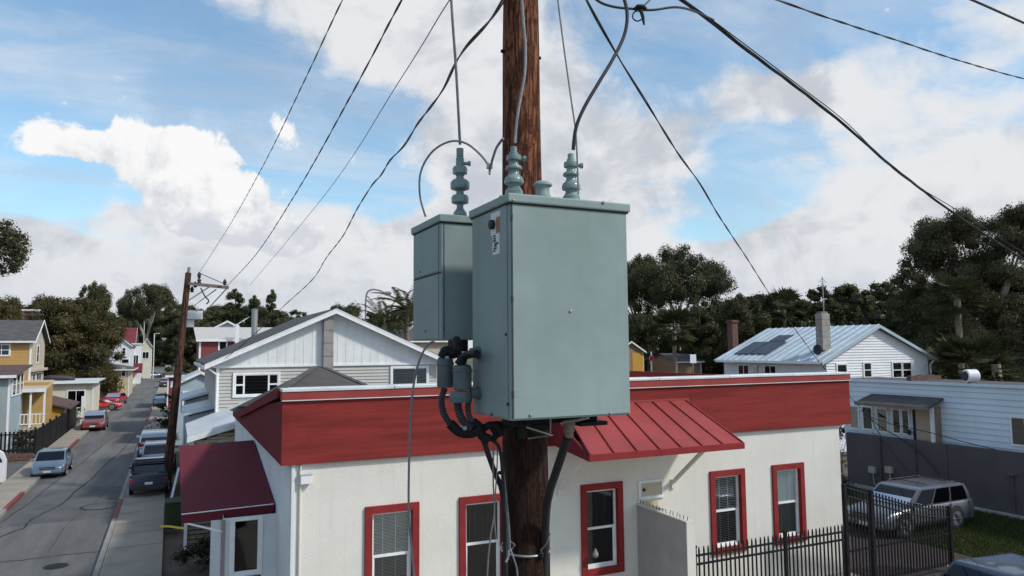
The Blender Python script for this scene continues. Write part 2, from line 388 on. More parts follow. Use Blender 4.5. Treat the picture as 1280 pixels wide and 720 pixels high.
def frame(o, u):   # helper basis: origin o, horizontal unit u, up z, outward normal n
    u = Vector(u).normalized(); return Vector(o), u, Vector((u.y, -u.x, 0))
def wall_holes(b, o, u, w, h, holes, reveal=.12, top=None):
    """wall face with openings; o lower-left seen from outside, u to the right, normal = u x z. holes: (a0,z0,a1,z1)"""
    o, u, n = frame(o, u); Zv = Vector((0, 0, 1))
    xs = sorted({0., w, *[q for hh in holes for q in (hh[0], hh[2])]}); zs = sorted({0., h, *[q for hh in holes for q in (hh[1], hh[3])]})
    P = lambda a, z, d=0.: o+u*a+Zv*z-n*d
    for i in range(len(xs)-1):
        for j in range(len(zs)-1):
            cx, cz = (xs[i]+xs[i+1])/2, (zs[j]+zs[j+1])/2
            if any(q[0] < cx < q[2] and q[1] < cz < q[3] for q in holes): continue
            b.quad(P(xs[i], zs[j]), P(xs[i+1], zs[j]), P(xs[i+1], zs[j+1]), P(xs[i], zs[j+1]))
    for a0, z0, a1, z1 in holes:
        for (p, q) in (((a0, z0), (a1, z0)), ((a1, z0), (a1, z1)), ((a1, z1), (a0, z1)), ((a0, z1), (a0, z0))):
            b.quad(P(*p), P(*q), P(*q, reveal), P(*p, reveal))
    return b
def lap(b, o, u, prof, step, n_out=.018, inset=None):
    """lap siding: for each course a leaning board between x-limits prof(z)->(a0,a1)"""
    o, u, n = frame(o, u); Zv = Vector((0, 0, 1)); z = prof['z0']
    while z < prof['z1']-1e-4:
        zt = min(z+step, prof['z1']); a0, a1 = prof['f'](z); c0, c1 = prof['f'](zt)
        if a1-a0 > .02:
            P = lambda a, zz, d: o+u*a+Zv*zz+n*d
            b.quad(P(a0, z, n_out), P(a1, z, n_out), P(c1, zt, .002), P(c0, zt, .002))
            b.quad(P(a0, z, 0), P(a1, z, 0), P(a1, z, n_out), P(a0, z, n_out))
        z = zt
    return b
def rect_on(b, o, u, a0, z0, a1, z1, d0, d1):
    """box standing proud of a wall from depth d0 to d1 along the outward normal"""
    o, u, n = frame(o, u); Zv = Vector((0, 0, 1)); P = lambda a, z: o+u*a+Zv*z+n*d0
    return b.extr([P(a0, z0), P(a1, z0), P(a1, z1), P(a0, z1)], n*(d1-d0))
def window(parent, o, u, a0, z0, a1, z1, trim='white_trim', tw=.1, td=.05, panes=((0, 0, 1, 1),), mull=.05, glass='glass_dark', depth=.02, room=True, rd=.012, sill=False, name='window'):
    """window standing in/on a wall: trim ring, each pane, dark room behind. panes in unit coords"""
    b = B()
    for q in ((a0-tw, z1, a1+tw, z1+tw), (a0-tw, z0-tw, a1+tw, z0), (a0-tw, z0, a0, z1), (a1, z0, a1+tw, z1)): rect_on(b, o, u, *q, -.01, td)
    w = obj(name, b, trim, parent)
    fb = B(); W_, H_ = a1-a0, z1-z0
    for (x0, y0, x1, y1) in panes:
        p0, q0, p1, q1 = a0+x0*W_, z0+y0*H_, a0+x1*W_, z0+y1*H_; h = mull/2
        for q in ((p0, q0, p1, q0+h), (p0, q1-h, p1, q1), (p0, q0+h, p0+h, q1-h), (p1-h, q0+h, p1, q1-h)): rect_on(fb, o, u, *q, depth-.02, depth+.022)
    obj('sash', fb, 'white_trim', w)
    for (x0, y0, x1, y1) in panes:
        p0, q0, p1, q1 = a0+x0*W_, z0+y0*H_, a0+x1*W_, z0+y1*H_; h = mull/2
        oo, uu, nn = frame(o, u); Q = lambda a, z: oo+uu*a+Vector((0, 0, z))+nn*depth
        obj('pane', B().quad(Q(p0+h, q0+h), Q(p1-h, q0+h), Q(p1-h, q1-h), Q(p0+h, q1-h)), glass, w)
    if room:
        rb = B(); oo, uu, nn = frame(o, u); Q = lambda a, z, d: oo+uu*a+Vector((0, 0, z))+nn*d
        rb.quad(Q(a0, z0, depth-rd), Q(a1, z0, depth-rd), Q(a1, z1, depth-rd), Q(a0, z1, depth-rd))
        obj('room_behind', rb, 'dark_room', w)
    if sill: obj('sill', rect_on(B(), o, u, a0-tw*1.3, z0-tw-.05, a1+tw*1.3, z0-tw, 0, td+.06), trim, w)
    return w
# ================================================================== THE SETTING
struct('terrain', B().quad((-1500, -300, -.04), (1500, -300, -.04), (1500, 2500, -.04), (-1500, 2500, -.04)), 'terrain')
struct('earth_yard', B().quad((-.05, -10, -.02), (60, -10, -.02), (60, 120, -.02), (-.05, 120, -.02)), 'earth')
struct('earth_verge', B().quad((-60, -10, -.02), (-7.3, -10, -.02), (-7.3, 230, -.02), (-60, 230, -.02)), 'earth')
RL, RR = -5.88, -1.85
struct('road', B().quad((RL, -20, 0), (RR, -20, 0), (RR, 300, 0), (RL, 300, 0)), 'asphalt')
struct('cross_street', B().quad((-80, 205, -.008), (80, 205, -.008), (80, 216, -.008), (-80, 216, -.008)), 'asphalt')
struct('road_patch', B().quad((RL+.5, 33, .004), (RR-.1, 33, .004), (RR-.1, 40.5, .004), (RL+.5, 40.9, .004)), 'asphalt_patch')
def ribbon(pts, w, z):
    b = B(); pts = [Vector((p[0], p[1], z)) for p in pts]
    for i in range(len(pts)-1):
        d = (pts[i+1]-pts[i]).normalized(); n = Vector((-d.y, d.x, 0))
        w0 = w*random.uniform(.6, 1.3); b.quad(pts[i]-n*w0, pts[i]+n*w0, pts[i+1]+n*w0, pts[i+1]-n*w0)
    return b
def jag(px, k=5, amp=.06):
    P = [PZ(*q) for q in px]; out = []
    for a, c in zip(P, P[1:]):
        for i in range(k): t = i/k; p = a.lerp(c, t); out.append((p.x+random.uniform(-amp, amp), p.y+random.uniform(-amp, amp)*2))
    out.append((P[-1].x, P[-1].y)); return out
struct('tar_seam', ribbon(jag([(-25, 684), (0, 672), (28, 660), (45, 646), (75, 632), (115, 597), (150, 565), (196, 513)]), .045, .009), 'tar')
struct('tar_seam', ribbon(jag([(-25, 668), (20, 641), (58, 612), (100, 580), (150, 540), (200, 500)]), .02, .009), 'tar')
struct('tar_seam', ribbon(jag([(-10, 704), (30, 700), (70, 695), (128, 689)], 6, .03), .022, .009), 'tar')
struct('tar_seam', ribbon(jag([(95, 650), (118, 628), (160, 585)], 6, .03), .012, .009), 'tar')
struct('tar_seam', ribbon(jag([(60, 690), (80, 660), (110, 630)], 6, .03), .010, .009), 'tar')
# manhole covers
for (x, y), lab in (((70, 708), 'round iron manhole cover nearest in the road, below the tar cracks'), ((125, 633), 'large dark utility cover in the road beside the right kerb')):
    p = PZ(x, y); r = .28 if y > 700 else .62
    t = thing('manhole_cover', lab, 'manhole cover', (p.x, p.y, .005))
    ORG[t.name] = (0, 0, 0)
    obj('rim', B().lathe([(r*1.0, 0), (r*1.22, 0), (r*1.2, .008), (r*1.0, .008)], n=28), 'tar', t)
    obj('plate', B().lathe([(r, .0), (r, .012), (r*.8, .015)], n=28), 'asphalt_patch' if r > .4 else 'black_steel', t)
# pavements: slab by slab near by, strips beyond
def pavement(name, x0, x1, y0, y1, yfar, step, h):
    s = struct(name, B().box(x0, yfar, -.03, x1, 205, h-.004), 'concrete')
    me = B().box(x0+.012, .022, -.03, x1-.012, step-.022, h).mesh('slab', 'concrete')
    y = y0
    while y < y1-.01:
        o = piece('slab', me, s, (0, y, random.uniform(-.006, .006))); y += step
    obj('joint_bed', B().box(x0, y0, -.035, x1, y1, h-.022), 'earth', s)
    return s
pavement('right_pavement', RR+.16, -.05, 14, 96, 96, 1.9, .13)
pavement('left_pavement', -7.3, RL-.16, 20, 96, 96, 1.9, .13)
def kerb(name, x, y0, y1, reds):
    s = struct(name, B().box(x-.08, y1, -.03, x+.08, 205, .135), 'kerb'); y = y0; L = 2.0
    mk_ = {k: B().box(-.078, .006, -.03, .078, L-.006, .14).mesh('kerb_stone', k) for k in ('kerb', 'kerb_red')}
    while y < y1-.01:
        k = 'kerb_red' if any(a < y+1 < c for a, c in reds) else 'kerb'
        piece('kerb_stone', mk_[k], s, (x, y, random.uniform(-.004, .004))); y += L
kerb('right_kerb', RR+.08, 14, 96, [(31, 36), (70, 92)]); kerb('left_kerb', RL-.08, 20, 96, [(36, 40.5), (54, 62)])
struct('side_drive', B().quad((-14, 45.5, -.012), (-7.3, 45.5, -.012), (-7.3, 51.2, -.012), (-14, 51.2, -.012)), 'asphalt_patch')
struct('front_yard_paving', B().quad((2.3, -6, -.012), (21.0, -6, -.012), (21.0, 15.3, -.012), (2.3, 15.3, -.012)), 'concrete')
struct('driveway', B().quad((17.9, 6, -.006), (22.3, 6, -.006), (23.4, 26, -.006), (17.9, 26, -.006)), 'drive')
struct('path', B().quad((20.9, 13.5, -.001), (23.6, 12.6, -.001), (23.6, 13.2, -.001), (20.9, 14.5, -.001)), 'concrete')
struct('lawn', B().quad((22.0, 11.8, -.003), (28.9, 11.1, -.003), (28.9, 26, -.003), (23.2, 26, -.003)), 'grass')
struct('lawn_front', B().quad((21.2, 2, -.003), (28.9, 2, -.003), (28.9, 11.1, -.003), (21.2, 12.8, -.003)), 'grass')
def blades(name, label, poly, n, h):
    """grass: many small blades in one mesh"""
    rs = np.random.RandomState(3); x0, y0, x1, y1 = poly
    px = rs.uniform(x0, x1, n); py = rs.uniform(y0, y1, n); a = rs.uniform(0, 6.28, n); hh = h*rs.uniform(.5, 1.3, n); w = .012*rs.uniform(.7, 1.5, n)
    ln = rs.uniform(-.04, .04, (n, 2)); c, s_ = np.cos(a)*w, np.sin(a)*w
    V = np.stack([np.stack([px-c, py-s_, np.full(n, -.01)], 1), np.stack([px+c, py+s_, np.full(n, -.01)], 1), np.stack([px+ln[:, 0], py+ln[:, 1], hh], 1)], 1).reshape(-1, 3)
    me = raw_mesh(name, V, 3, rs.uniform(0, 1, n), 'blade'); o = link(bpy.data.objects.new(name, me)); o['kind'] = 'stuff'; tag(o, label, 'grass')
def raw_mesh(name, V, k, tone, m):
    n = len(V)//k; me = bpy.data.meshes.new(name)
    me.vertices.add(len(V)); me.vertices.foreach_set('co', np.ascontiguousarray(V, dtype=np.float32).ravel())
    me.loops.add(len(V)); me.loops.foreach_set('vertex_index', np.arange(len(V), dtype=np.int32))
    me.polygons.add(n); me.polygons.foreach_set('loop_start', np.arange(0, n*k, k, dtype=np.int32))
    me.update(calc_edges=True)
    at = me.attributes.new('tone', 'FLOAT', 'FACE'); at.data.foreach_set('value', np.asarray(tone, dtype=np.float32))
    me.materials.append(M[m]); return me
blades('grass', 'short green lawn grass beside the silver suv', (22.4, 12.2, 28.8, 20), 42000, .09)

# ================================================================== RED AND CREAM SHOP BUILDING
YB = 15.26; XL, XR = 2.24, 17.78
bd = thing('shop_building', 'single storey cream stucco building with deep red parapet and white coping', 'building', ((XL+XR)/2, YB+6, 0))
u, o = (1, 0, 0), (0, YB, 0)
wins = [(3.92, 1.24, 4.79, 3.06), (6.02, 1.24, 6.89, 3.06), (9.14, 1.22, 10.02, 3.06), (13.07, 1.24, 13.95, 3.07), (15.25, 1.24, 16.13, 3.07)]
wb = B(); wall_holes(wb, (XL, YB, 0), u, XR-XL, 4.6, [(a-XL, z, c-XL, d) for a, z, c, d in wins] , .16)
wb.quad((XR, YB, 0), (XR, 29, 0), (XR, 29, 4.6), (XR, YB, 4.6)).quad((XR, 29, 0), (XL, 29, 0), (XL, 29, 4.4), (XR, 29, 4.4))
obj('front_wall', wb, 'stucco', bd)
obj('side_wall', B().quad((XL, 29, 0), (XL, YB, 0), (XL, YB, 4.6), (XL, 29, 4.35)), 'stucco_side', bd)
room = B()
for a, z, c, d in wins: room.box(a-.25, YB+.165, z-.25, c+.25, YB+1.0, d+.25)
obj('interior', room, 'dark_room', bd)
def sash_window(i, a0, z0, a1, z1):
    b = B(); tw, tl, td = .155, .17, .055
    for q in ((a0-tw, z1, a1+tw, z1+tw), (a0-tw, z0-tl, a1+tw, z0), (a0-tw, z0, a0, z1), (a1, z0, a1+tw, z1)): rect_on(b, o, u, *q, -.01, td)
    w = obj('window', b, 'red_trim', bd, bevel=.006)
    obj('reveal', B().box(a1-.004, YB+.002, z0, a1-.001, YB+.12, z1), 'red_trim', w)
    zm = z0+(z1-z0)*.50; f = .05
    fr = B()
    for q in ((a0, z1-f, a1, z1), (a0, z0, a1, z0+f), (a0, z0+f, a0+f, z1-f), (a1-f, z0+f, a1, z1-f)): rect_on(fr, o, u, *q, -.13, -.055)
    obj('frame', fr, 'white_trim', w, bevel=.004)
    up = B()
    for q in ((a0+f, zm-.025, a1-f, zm+.03), ): rect_on(up, o, u, *q, -.12, -.07)
    obj('meeting_rail', up, 'white_trim', w)
    lo = B()
    for q in ((a0+f, z0+f, a0+f+.03, zm-.025), (a1-f-.03, z0+f, a1-f, zm-.025), (a0+f+.03, z0+f, a1-f-.03, z0+f+.035)): rect_on(lo, o, u, *q, -.125, -.085)
    obj('lower_sash', lo, 'white_trim', w)
    Q = lambda a, z, d: (a, YB-d, z)
    obj('pane', B().quad(Q(a0+f, zm, -.10), Q(a1-f, zm, -.10), Q(a1-f, z1-f, -.10), Q(a0+f, z1-f, -.10)), 'glass_dark' if i in (1, 2) else 'glass', w)
    obj('pane', B().quad(Q(a0+f, z0+f, -.108), Q(a1-f, z0+f, -.108), Q(a1-f, zm, -.108), Q(a0+f, zm, -.108)), 'glass_dark' if i in (1, 2) else 'glass_mid', w)
    if i in (0, 3, 4):      # venetian blinds, slat by slat
        s = B(); z = z1-.06; k = 0
        while z > z0+.06:
            top = z > zm
            if not (i == 4 and top):
                tilt = .014 if (i == 3 and top) else .019
                j = random.uniform(-.003, .003)
                s.quad((a0+.05, YB+.135, z-tilt*.6+j), (a1-.05, YB+.135, z-tilt*.6-j), (a1-.05, YB+.123, z+tilt*.6-j), (a0+.05, YB+.123, z+tilt*.6+j))
            z -= .045 if i == 3 else .030
        for k in (.3, .62): s.box(a0+(a1-a0)*k-.008, YB+.116, z0+.06, a0+(a1-a0)*k+.008, YB+.119, z1-.05)
        obj('blind_slats', s, 'blind', w, kind='stuff')
    if i == 4: obj('curtain', B().quad((a0+.04, YB+.125, zm), (a1-.04, YB+.125, zm), (a1-.04, YB+.125, z1-.04), (a0+.04, YB+.125, z1-.04)), 'curtain', w)
    if i in (1, 2):         # vertical rods behind the upper pane
        for k, fx in enumerate((.18, .34, .54, .70) if i == 1 else (.27, .42, .70)):
            obj('rod', B().tube([(a0+(a1-a0)*fx, YB+.15, zm+.02), (a0+(a1-a0)*fx+random.uniform(-.01, .01), YB+.15, z1-.05)], .012, 6), 'blind', w)
        if i == 1: obj('cross_rod', B().box(a0+.06, YB+.145, zm+.06, a1-.05, YB+.15, zm+.075), 'blind', w)
    return w
for i, q in enumerate(wins): sash_window(i, *q)
# parapet: red board face, red flashing strip above it, white coping pieces on top
FX0, FX1, FZ0, FZ1 = 2.05, 18.18, 4.20, 5.49
obj('parapet_face', B().box(FX0, YB-.10, FZ0, FX1, YB+.06, FZ1-.002), 'red_board', bd, bevel=.004)
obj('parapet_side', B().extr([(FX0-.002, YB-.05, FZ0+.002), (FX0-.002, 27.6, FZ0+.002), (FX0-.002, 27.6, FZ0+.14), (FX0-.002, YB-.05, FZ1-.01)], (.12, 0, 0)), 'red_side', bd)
obj('parapet_end', B().box(FX1-.14, YB+.06, FZ0, FX1-.002, 28, FZ1-.003), 'red_board', bd)
obj('flashing_strip', B().box(FX0-.012, YB-.145, FZ1, FX1+.012, YB+.10, FZ1+.17), 'red_metal', bd, bevel=.01)
obj('drip_edge', B().box(FX0-.014, YB-.156, FZ1-.012, FX1+.014, YB-.10, FZ1+.006), 'coping', bd, label='pale metal drip edge under the flashing')
cx = FX0-.02; L = 2.32
for k in range(7):
    L = (FX1-FX0+.04)/7
    obj('coping_piece', B().box(cx+.006, YB-.165, FZ1+.172+.004*(k % 2), cx+L-.006, YB+.42, FZ1+.235+.006*(k % 2)), 'coping', bd, bevel=.008); cx += L
obj('flat_roof', B().quad((FX0+.1, YB+.1, FZ1-.1), (FX1-.1, YB+.1, FZ1-.1), (FX1-.1, 28, 4.5), (FX0+.1, 28, 4.5)), 'white_roof', bd)
# shingled hip at the street end of the roof, falling from the parapet to a low eave
A_ = Vector((FX0-.02, YB+.2, FZ1+.2)); Bk = PX(299, 516, FX0-.05); P1 = PY(394, 459, 25.0); P2 = PY(405, 460, 25.0); Rr = PY(455, 482, 20.5)
hb = B(); hb.quad(A_, P1, Bk); hb.quad(A_, Rr, P2, P1); hb.quad(Bk, P1, P2, (9, 29.5, 4.4), (FX0, 29.5, 4.25)); hb.quad(Rr, P2, (9, 29.5, 4.4))
obj('hip_roof', hb, 'shingle_brown', bd)
obj('barge_board', B().bar(A_+Vector((-.02, 0, -.06)), Bk+Vector((-.02, 0, -.06)), .06, .20), 'red_side', bd)
obj('hip_cap', B().bar(P1+Vector((0, 0, .02)), A_+Vector((.1, .1, .03)), .16, .04), 'shingle_grey', bd)
obj('hip_cap', B().bar(P2+Vector((0, 0, .02)), Rr+Vector((0, 0, .03)), .16, .04), 'shingle_grey', bd)
# red standing-seam awning over the doorway
T0 = Vector((8.45, YB-.11, 5.12)); T1 = Vector((12.10, YB-.11, 5.12)); L0 = PZ(727, 574, 4.22); L1 = PZ(926, 551, 4.22); yl = (L0.y+L1.y)/2; L0.y = L1.y = yl
L0.x += .42; L1.x -= .26
aw = obj('metal_awning', B().extr([(T0.x, T0.y, T0.z), (T1.x, T1.y, T1.z), (L1.x, L1.y, L1.z), (L0.x, L0.y, L0.z)], (0, .012, -.03)), 'red_metal', bd, label='red standing seam awning')
obj('wall_flashing', B().box(T0.x-.03, YB-.150, 5.08, T1.x+.12, YB-.10, 5.17), 'red_metal', aw, bevel=.005)
n_pan = 7
for k in range(n_pan+1):
    t = k/n_pan; a = T0.lerp(T1, t); c = L0.lerp(L1, t)
    obj('seam_rib', B().bar(a+Vector((0, 0, .015)), c+Vector((0, 0, .015)), .028, .055), 'red_metal', aw)
for k in range(n_pan):
    a, a2, c, c2 = T0.lerp(T1, (k+.03)/n_pan), T0.lerp(T1, (k+.97)/n_pan), L0.lerp(L1, (k+.03)/n_pan), L0.lerp(L1, (k+.97)/n_pan)
    j = Vector((0, 0, .006+random.uniform(-.002, .003)))
    obj('roof_panel', B().quad(a+j, a2+j, c2+j, c+j), 'red_metal', aw)
obj('fascia', B().box(L0.x-.04, yl-.03, 4.09, L1.x+.04, yl+.03, 4.235), 'red_trim', aw, bevel=.006)
for x0, (a, c) in ((L0.x-.03, (T0, L0)), (L1.x-.03, (T1, L1))):
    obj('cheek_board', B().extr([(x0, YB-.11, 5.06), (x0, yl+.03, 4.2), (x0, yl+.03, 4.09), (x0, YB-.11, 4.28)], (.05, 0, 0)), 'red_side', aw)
obj('soffit', B().quad((L0.x, YB-.12, 4.27), (L1.x, YB-.12, 4.27), (L1.x, yl, 4.12), (L0.x, yl, 4.12)), 'stucco', aw)
for px, py, qx, qy in ((841, 602, 872, 566), (699, 610, 722, 578)):
    w = PY(px, py, YB-.03); bb = B().bar((w.x, YB-.05, w.z), (w.x+.04, yl+.5, 4.17), .075, .09); obj('bracket', bb, 'stucco', aw, bevel=.008)
    obj('bracket_foot', B().box(w.x-.05, YB-.06, w.z-.16, w.x+.05, YB+.01, w.z+.06), 'stucco', aw)
# maroon canvas awning and side porch on the street side
PYW = 17.0                                     # wall of the porch facing the camera
E0, E1 = PX(317, 550, XL-.03), PX(343, 629, XL-.03)
ex = .28
zP = lambda y: E1.z+(E0.z-E1.z)*(y-E1.y)/(E0.y-E1.y)-.10          # underside of the awning
dw0, dw1 = PY(294, 652, PYW), PY(321, 711, PYW); ax0 = PY(279, 680, PYW).x; tz_ = zP(PYW)
pw = B(); wall_holes(pw, (ax0, PYW, 0), u, XL-ax0-.002, tz_, [(dw0.x-ax0, dw1.z, dw1.x-ax0, dw0.z)], .08)
pw.quad((ax0, E0.y-.1, 0), (ax0, PYW, 0), (ax0, PYW, tz_), (ax0, E0.y-.1, zP(E0.y-.1)))
pr = obj('porch', pw, 'stucco_side', bd)
fb = B(); po = (0, PYW, 0)
for q in ((dw0.x-.11, dw0.z, dw1.x+.11, dw0.z+.07), (dw0.x-.11, dw1.z-.11, dw1.x+.11, dw1.z), (dw0.x-.11, dw1.z, dw0.x, dw0.z), (dw1.x, dw1.z, dw1.x+.11, dw0.z)): rect_on(fb, po, u, *q, -.05, .03)
obj('door_frame', fb, 'white_trim', pr, bevel=.006)
obj('door_glass', B().quad((dw0.x, PYW+.03, dw1.z), (dw1.x, PYW+.03, dw1.z), (dw1.x, PYW+.03, dw0.z), (dw0.x, PYW+.03, dw0.z)), 'glass_dark', pr)
obj('dark_inside', B().box(dw0.x-.1, PYW+.085, dw1.z-.1, dw1.x+.1, PYW+.6, dw0.z+.05), 'dark_room', pr)
obj('kick_panel', B().box(dw0.x-.08, PYW-.02, .1, dw1.x+.08, PYW-.003, dw1.z-.13), 'red_trim', pr)
obj('corner_post', B().box(ax0-.05, PYW-.06, 0, ax0+.03, PYW+.02, tz_-.03), 'duct', pr)
ca = obj('canvas_awning', B().extr([(ex, E0.y, E0.z-.04), (XL-.03, E0.y, E0.z), (XL-.03, E1.y, E1.z), (ex+.02, E1.y, E1.z-.02)], (0, .02, -.05)), 'canvas', bd, label='maroon canvas awning')
obj('valance', B().box(ex+.02, E1.y-.02, E1.z-.24, XL-.035, E1.y+.012, E1.z-.03), 'canvas', ca)
obj('piping', B().tube([(ex+.02, E1.y-.025, E1.z-.045), (XL-.04, E1.y-.025, E1.z-.01)], .013, 6), 'white_trim', ca)
obj('side_flap', B().quad((XL-.032, E0.y, E0.z), (XL-.032, E1.y, E1.z), (XL-.032, E1.y, E1.z-.22), (XL-.032, E0.y, E0.z-.5)), 'canvas', ca)
obj('strut', B().bar((ex+.15, E1.y+.02, E1.z-.26), (ax0-.02, PYW-.05, E1.z-.42), .035), 'white_trim', ca)
# meter box, conduit, downspout, vent sleeve, wall lamp on the front
w = PY(381, 598, YB); mb = obj('meter_box', B().box(w.x-.10, YB-.13, w.z-.10, w.x+.12, YB-.002, w.z+.11), 'white_trim', bd, bevel=.012)
obj('meter_lid', B().box(w.x-.115, YB-.145, w.z+.085, w.x+.135, YB-.02, w.z+.125), 'coping', mb, bevel=.005)
obj('conduit', B().tube([(w.x-.09, YB-.03, 0), (w.x-.09, YB-.03, w.z-.4), (w.x-.09, YB-.04, w.z+.25), (w.x-.07, YB-.05, FZ0)], .025, 8), 'stucco', bd, smooth=True)
obj('downspout', B().box(XL+.02, YB-.045, 0, XL+.09, YB-.003, FZ0), 'stucco_side', bd, bevel=.01)
v0, v1 = PY(797, 601, YB), PY(829, 621, YB)
vb = B()
for q in ((v0.x, v1.z, v1.x, v1.z+.07), (v0.x, v0.z-.07, v1.x, v0.z), (v0.x, v1.z+.07, v0.x+.07, v0.z-.07), (v1.x-.07, v1.z+.07, v1.x, v0.z-.07)): rect_on(vb, o, u, *q, 0, .05)
vs = obj('vent_sleeve', vb, 'white_trim', bd, bevel=.006)
obj('vent_grille', B().box(v0.x+.07, YB-.018, v1.z+.07, v1.x-.07, YB-.004, v0.z-.07), 'tan', vs)
obj('knob', B().lathe([(.045, 0), (.04, -.03)], (v0.x+.17, YB-.018, (v0.z+v1.z)/2), 10, 'y'), 'plastic_dark', vs)
obj('cover_plate', B().box(v0.x+.08, YB-.012, v1.z-.40, v0.x+.60, YB-.002, v1.z-.05), 'cream', bd)
w = PY(741, 692, YB-.05); lm = obj('wall_lamp', B().tube([(w.x, YB-.01, w.z-.15), (w.x-.02, YB-.18, w.z-.12), (w.x-.03, YB-.22, w.z+.02)], .02, 6), 'black_steel', bd, smooth=True)
obj('lamp_shade', B().lathe([(.02, .16), (.075, .03), (.06, -.02), (.03, -.05)], (w.x-.03, YB-.22, w.z), 10), 'duct', lm)
# wall stub beside the steps, topped with bird spikes
sx = 10.60; se = PX(858, 656, sx).y; zt0, zt1 = 2.60, PX(858, 654, sx).z
st = thing('stub_wall', 'grey stuccoed stub wall topped with bird spikes under the vent', 'wall', (sx+.1, (YB+se)/2, 0))
obj('masonry', B().extr([(sx, YB-.005, 0), (sx, se+.012, 0), (sx, se+.012, zt1), (sx, YB-.005, zt0)], (.2, 0, 0)), 'stucco_grey', st, bevel=.01)
obj('end_face', B().box(sx-.004, se-.012, 0, sx+.23, se+.01, zt1+.004), 'stucco', st)
obj('cap', B().extr([(sx-.012, YB-.007, zt0), (sx-.012, se-.014, zt1+.004), (sx-.012, se-.014, zt1+.034), (sx-.012, YB-.007, zt0+.03)], (.25, 0, 0)), 'stucco', st)
sp = B()
for k in range(15):
    t = (k+.5)/15; y = YB+(se-YB)*t; z = zt0+(zt1-zt0)*t+.03
    sp.bar((sx+.08, y, z), (sx+.08+random.uniform(-.03, .03), y+random.uniform(-.02, .02), z+.09), .012)
obj('spikes', sp, 'black_steel', st, kind='stuff')
# ================================================================== UTILITY POLE WITH CABINETS
PXc, PYc = 2.475, 5.03
def pr_(z): return .181-.0092*(z-5.2)
up = thing('utility_pole', 'tall brown wooden utility pole carrying the grey green cabinets', 'utility pole', (PXc, PYc, 0))
zs = [i*.5 for i in range(24)]
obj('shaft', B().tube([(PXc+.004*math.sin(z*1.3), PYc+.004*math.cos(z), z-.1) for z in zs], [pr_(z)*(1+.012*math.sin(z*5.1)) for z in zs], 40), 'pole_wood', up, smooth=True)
obj('crossarm', B().box(PXc-1.25, PYc-.30, 10.30, PXc+1.25, PYc-.19, 10.42), 'pole_dark', up, bevel=.006)
for sx_ in (-1, 1): obj('arm_brace', B().bar((PXc, PYc-.17, 9.75), (PXc+sx_*.75, PYc-.24, 10.3), .03, .006), 'galv', up)
for z, a in ((8.85, 0), (8.85, math.pi), (9.1, .3), (5.55, 2.6)):
    c = Vector((PXc+math.cos(a)*pr_(z), PYc+math.sin(a)*pr_(z), z)); d = Vector((math.cos(a), math.sin(a), 0))
    obj('bolt', B().tube([c-d*.01, c+d*.012, c+d*.03], [.016, .016, .012], 6), 'black_steel', up)
# band with eye bolts low on the pole
zc = 4.99; r = pr_(zc)+.004
obj('band', B().tube([(PXc+r*math.cos(a), PYc+r*math.sin(a), zc+.01*math.sin(a)) for a in [i*math.pi/18 for i in range(37)]], .009, 6), 'galv', up, smooth=True)
for px in (659, 676):
    p = PD(px, 690, 5.3); obj('eye_bolt', B().lathe([(.012, .03), (.016, .0), (.024, -.01), (.02, -.04), (.008, -.055)], p, 8), 'black_steel', up, smooth=True)
p = PD(637, 683, 5.28)
obj('coil', B().tube([p+Vector((math.cos(a)*.04, -.01+.004*a, math.sin(a)*.032)) for a in [i*.5 for i in range(38)]], .0045, 5), 'galv', up, smooth=True)
obj('wire_tail', B().tube([PD(676, 688, 5.2), PD(683, 680, 5.15), PD(686, 672, 5.1), PD(688, 666, 5.1)], .006, 5), 'galv', up, smooth=True)

def bevel_box(name, parent, x0, y0, z0, x1, y1, z1, m, bv): return obj(name, B().box(x0, y0, z0, x1, y1, z1), m, parent, bevel=bv)
# -------- main cabinet
BX0, BX1, BY0, BY1, BZ0, BZ1 = 1.955, 2.858, 4.165, 4.80, 6.042, 7.44
cb = thing('transformer_cabinet', 'large grey green steel cabinet with three bushings on its lid', 'transformer', (2.41, 4.48, BZ0))
obj('body', B().box(BX0, BY0, BZ0, BX1, BY1, BZ1), 'box_paint', cb, bevel=.010)
obj('front_cover', B().box(BX0+.018, BY0-.006, BZ0+.012, BX1-.004, BY0-.001, BZ1-.004), 'box_paint', cb, bevel=.003)
obj('side_cover', B().box(BX0-.006, BY0+.035, BZ0+.012, BX0-.001, BY1-.01, BZ1-.004), 'box_paint', cb, bevel=.003)
obj('lid', B().box(BX0-.022, BY0-.026, BZ1+.002, BX1+.022, BY1+.022, BZ1+.062), 'box_paint', cb, bevel=.010)
obj('lid_gasket', B().box(BX0-.010, BY0-.012, BZ1-.007, BX1+.010, BY1+.010, BZ1+.004), 'rubber', cb)
for zz_ in (BZ0+.17, BZ1-.09, BZ1-.62): obj('hinge', B().box(BX0+.004, BY0-.012, zz_-.02, BX0+.02, BY0-.004, zz_+.02), 'plastic_dark', cb, bevel=.003)
obj('corner_seam', B().box(BX0+.009, BY0-.0035, BZ0+.01, BX0+.0135, BY0-.0005, BZ1-.004), 'plastic_dark', cb)
for q in ((713, 389), (663, 519), (763, 517), (752, 254), (640, 251)):
    w = PY(*q, BY0-.006); obj('screw', B().lathe([(.011, 0), (.011, -.006), (.005, -.011)], (w.x, BY0-.005 if q[1] > 300 else BY0-.026, w.z), 8, 'y'), 'galv', cb)
for q in ((616, 518), (634, 418), (636, 505), (594, 490)):
    w = PX(*q, BX0); obj('screw', B().lathe([(.010, 0), (.010, -.006), (.005, -.011)], (BX0-.005, w.y, w.z), 8, 'x'), 'plastic_dark', cb)
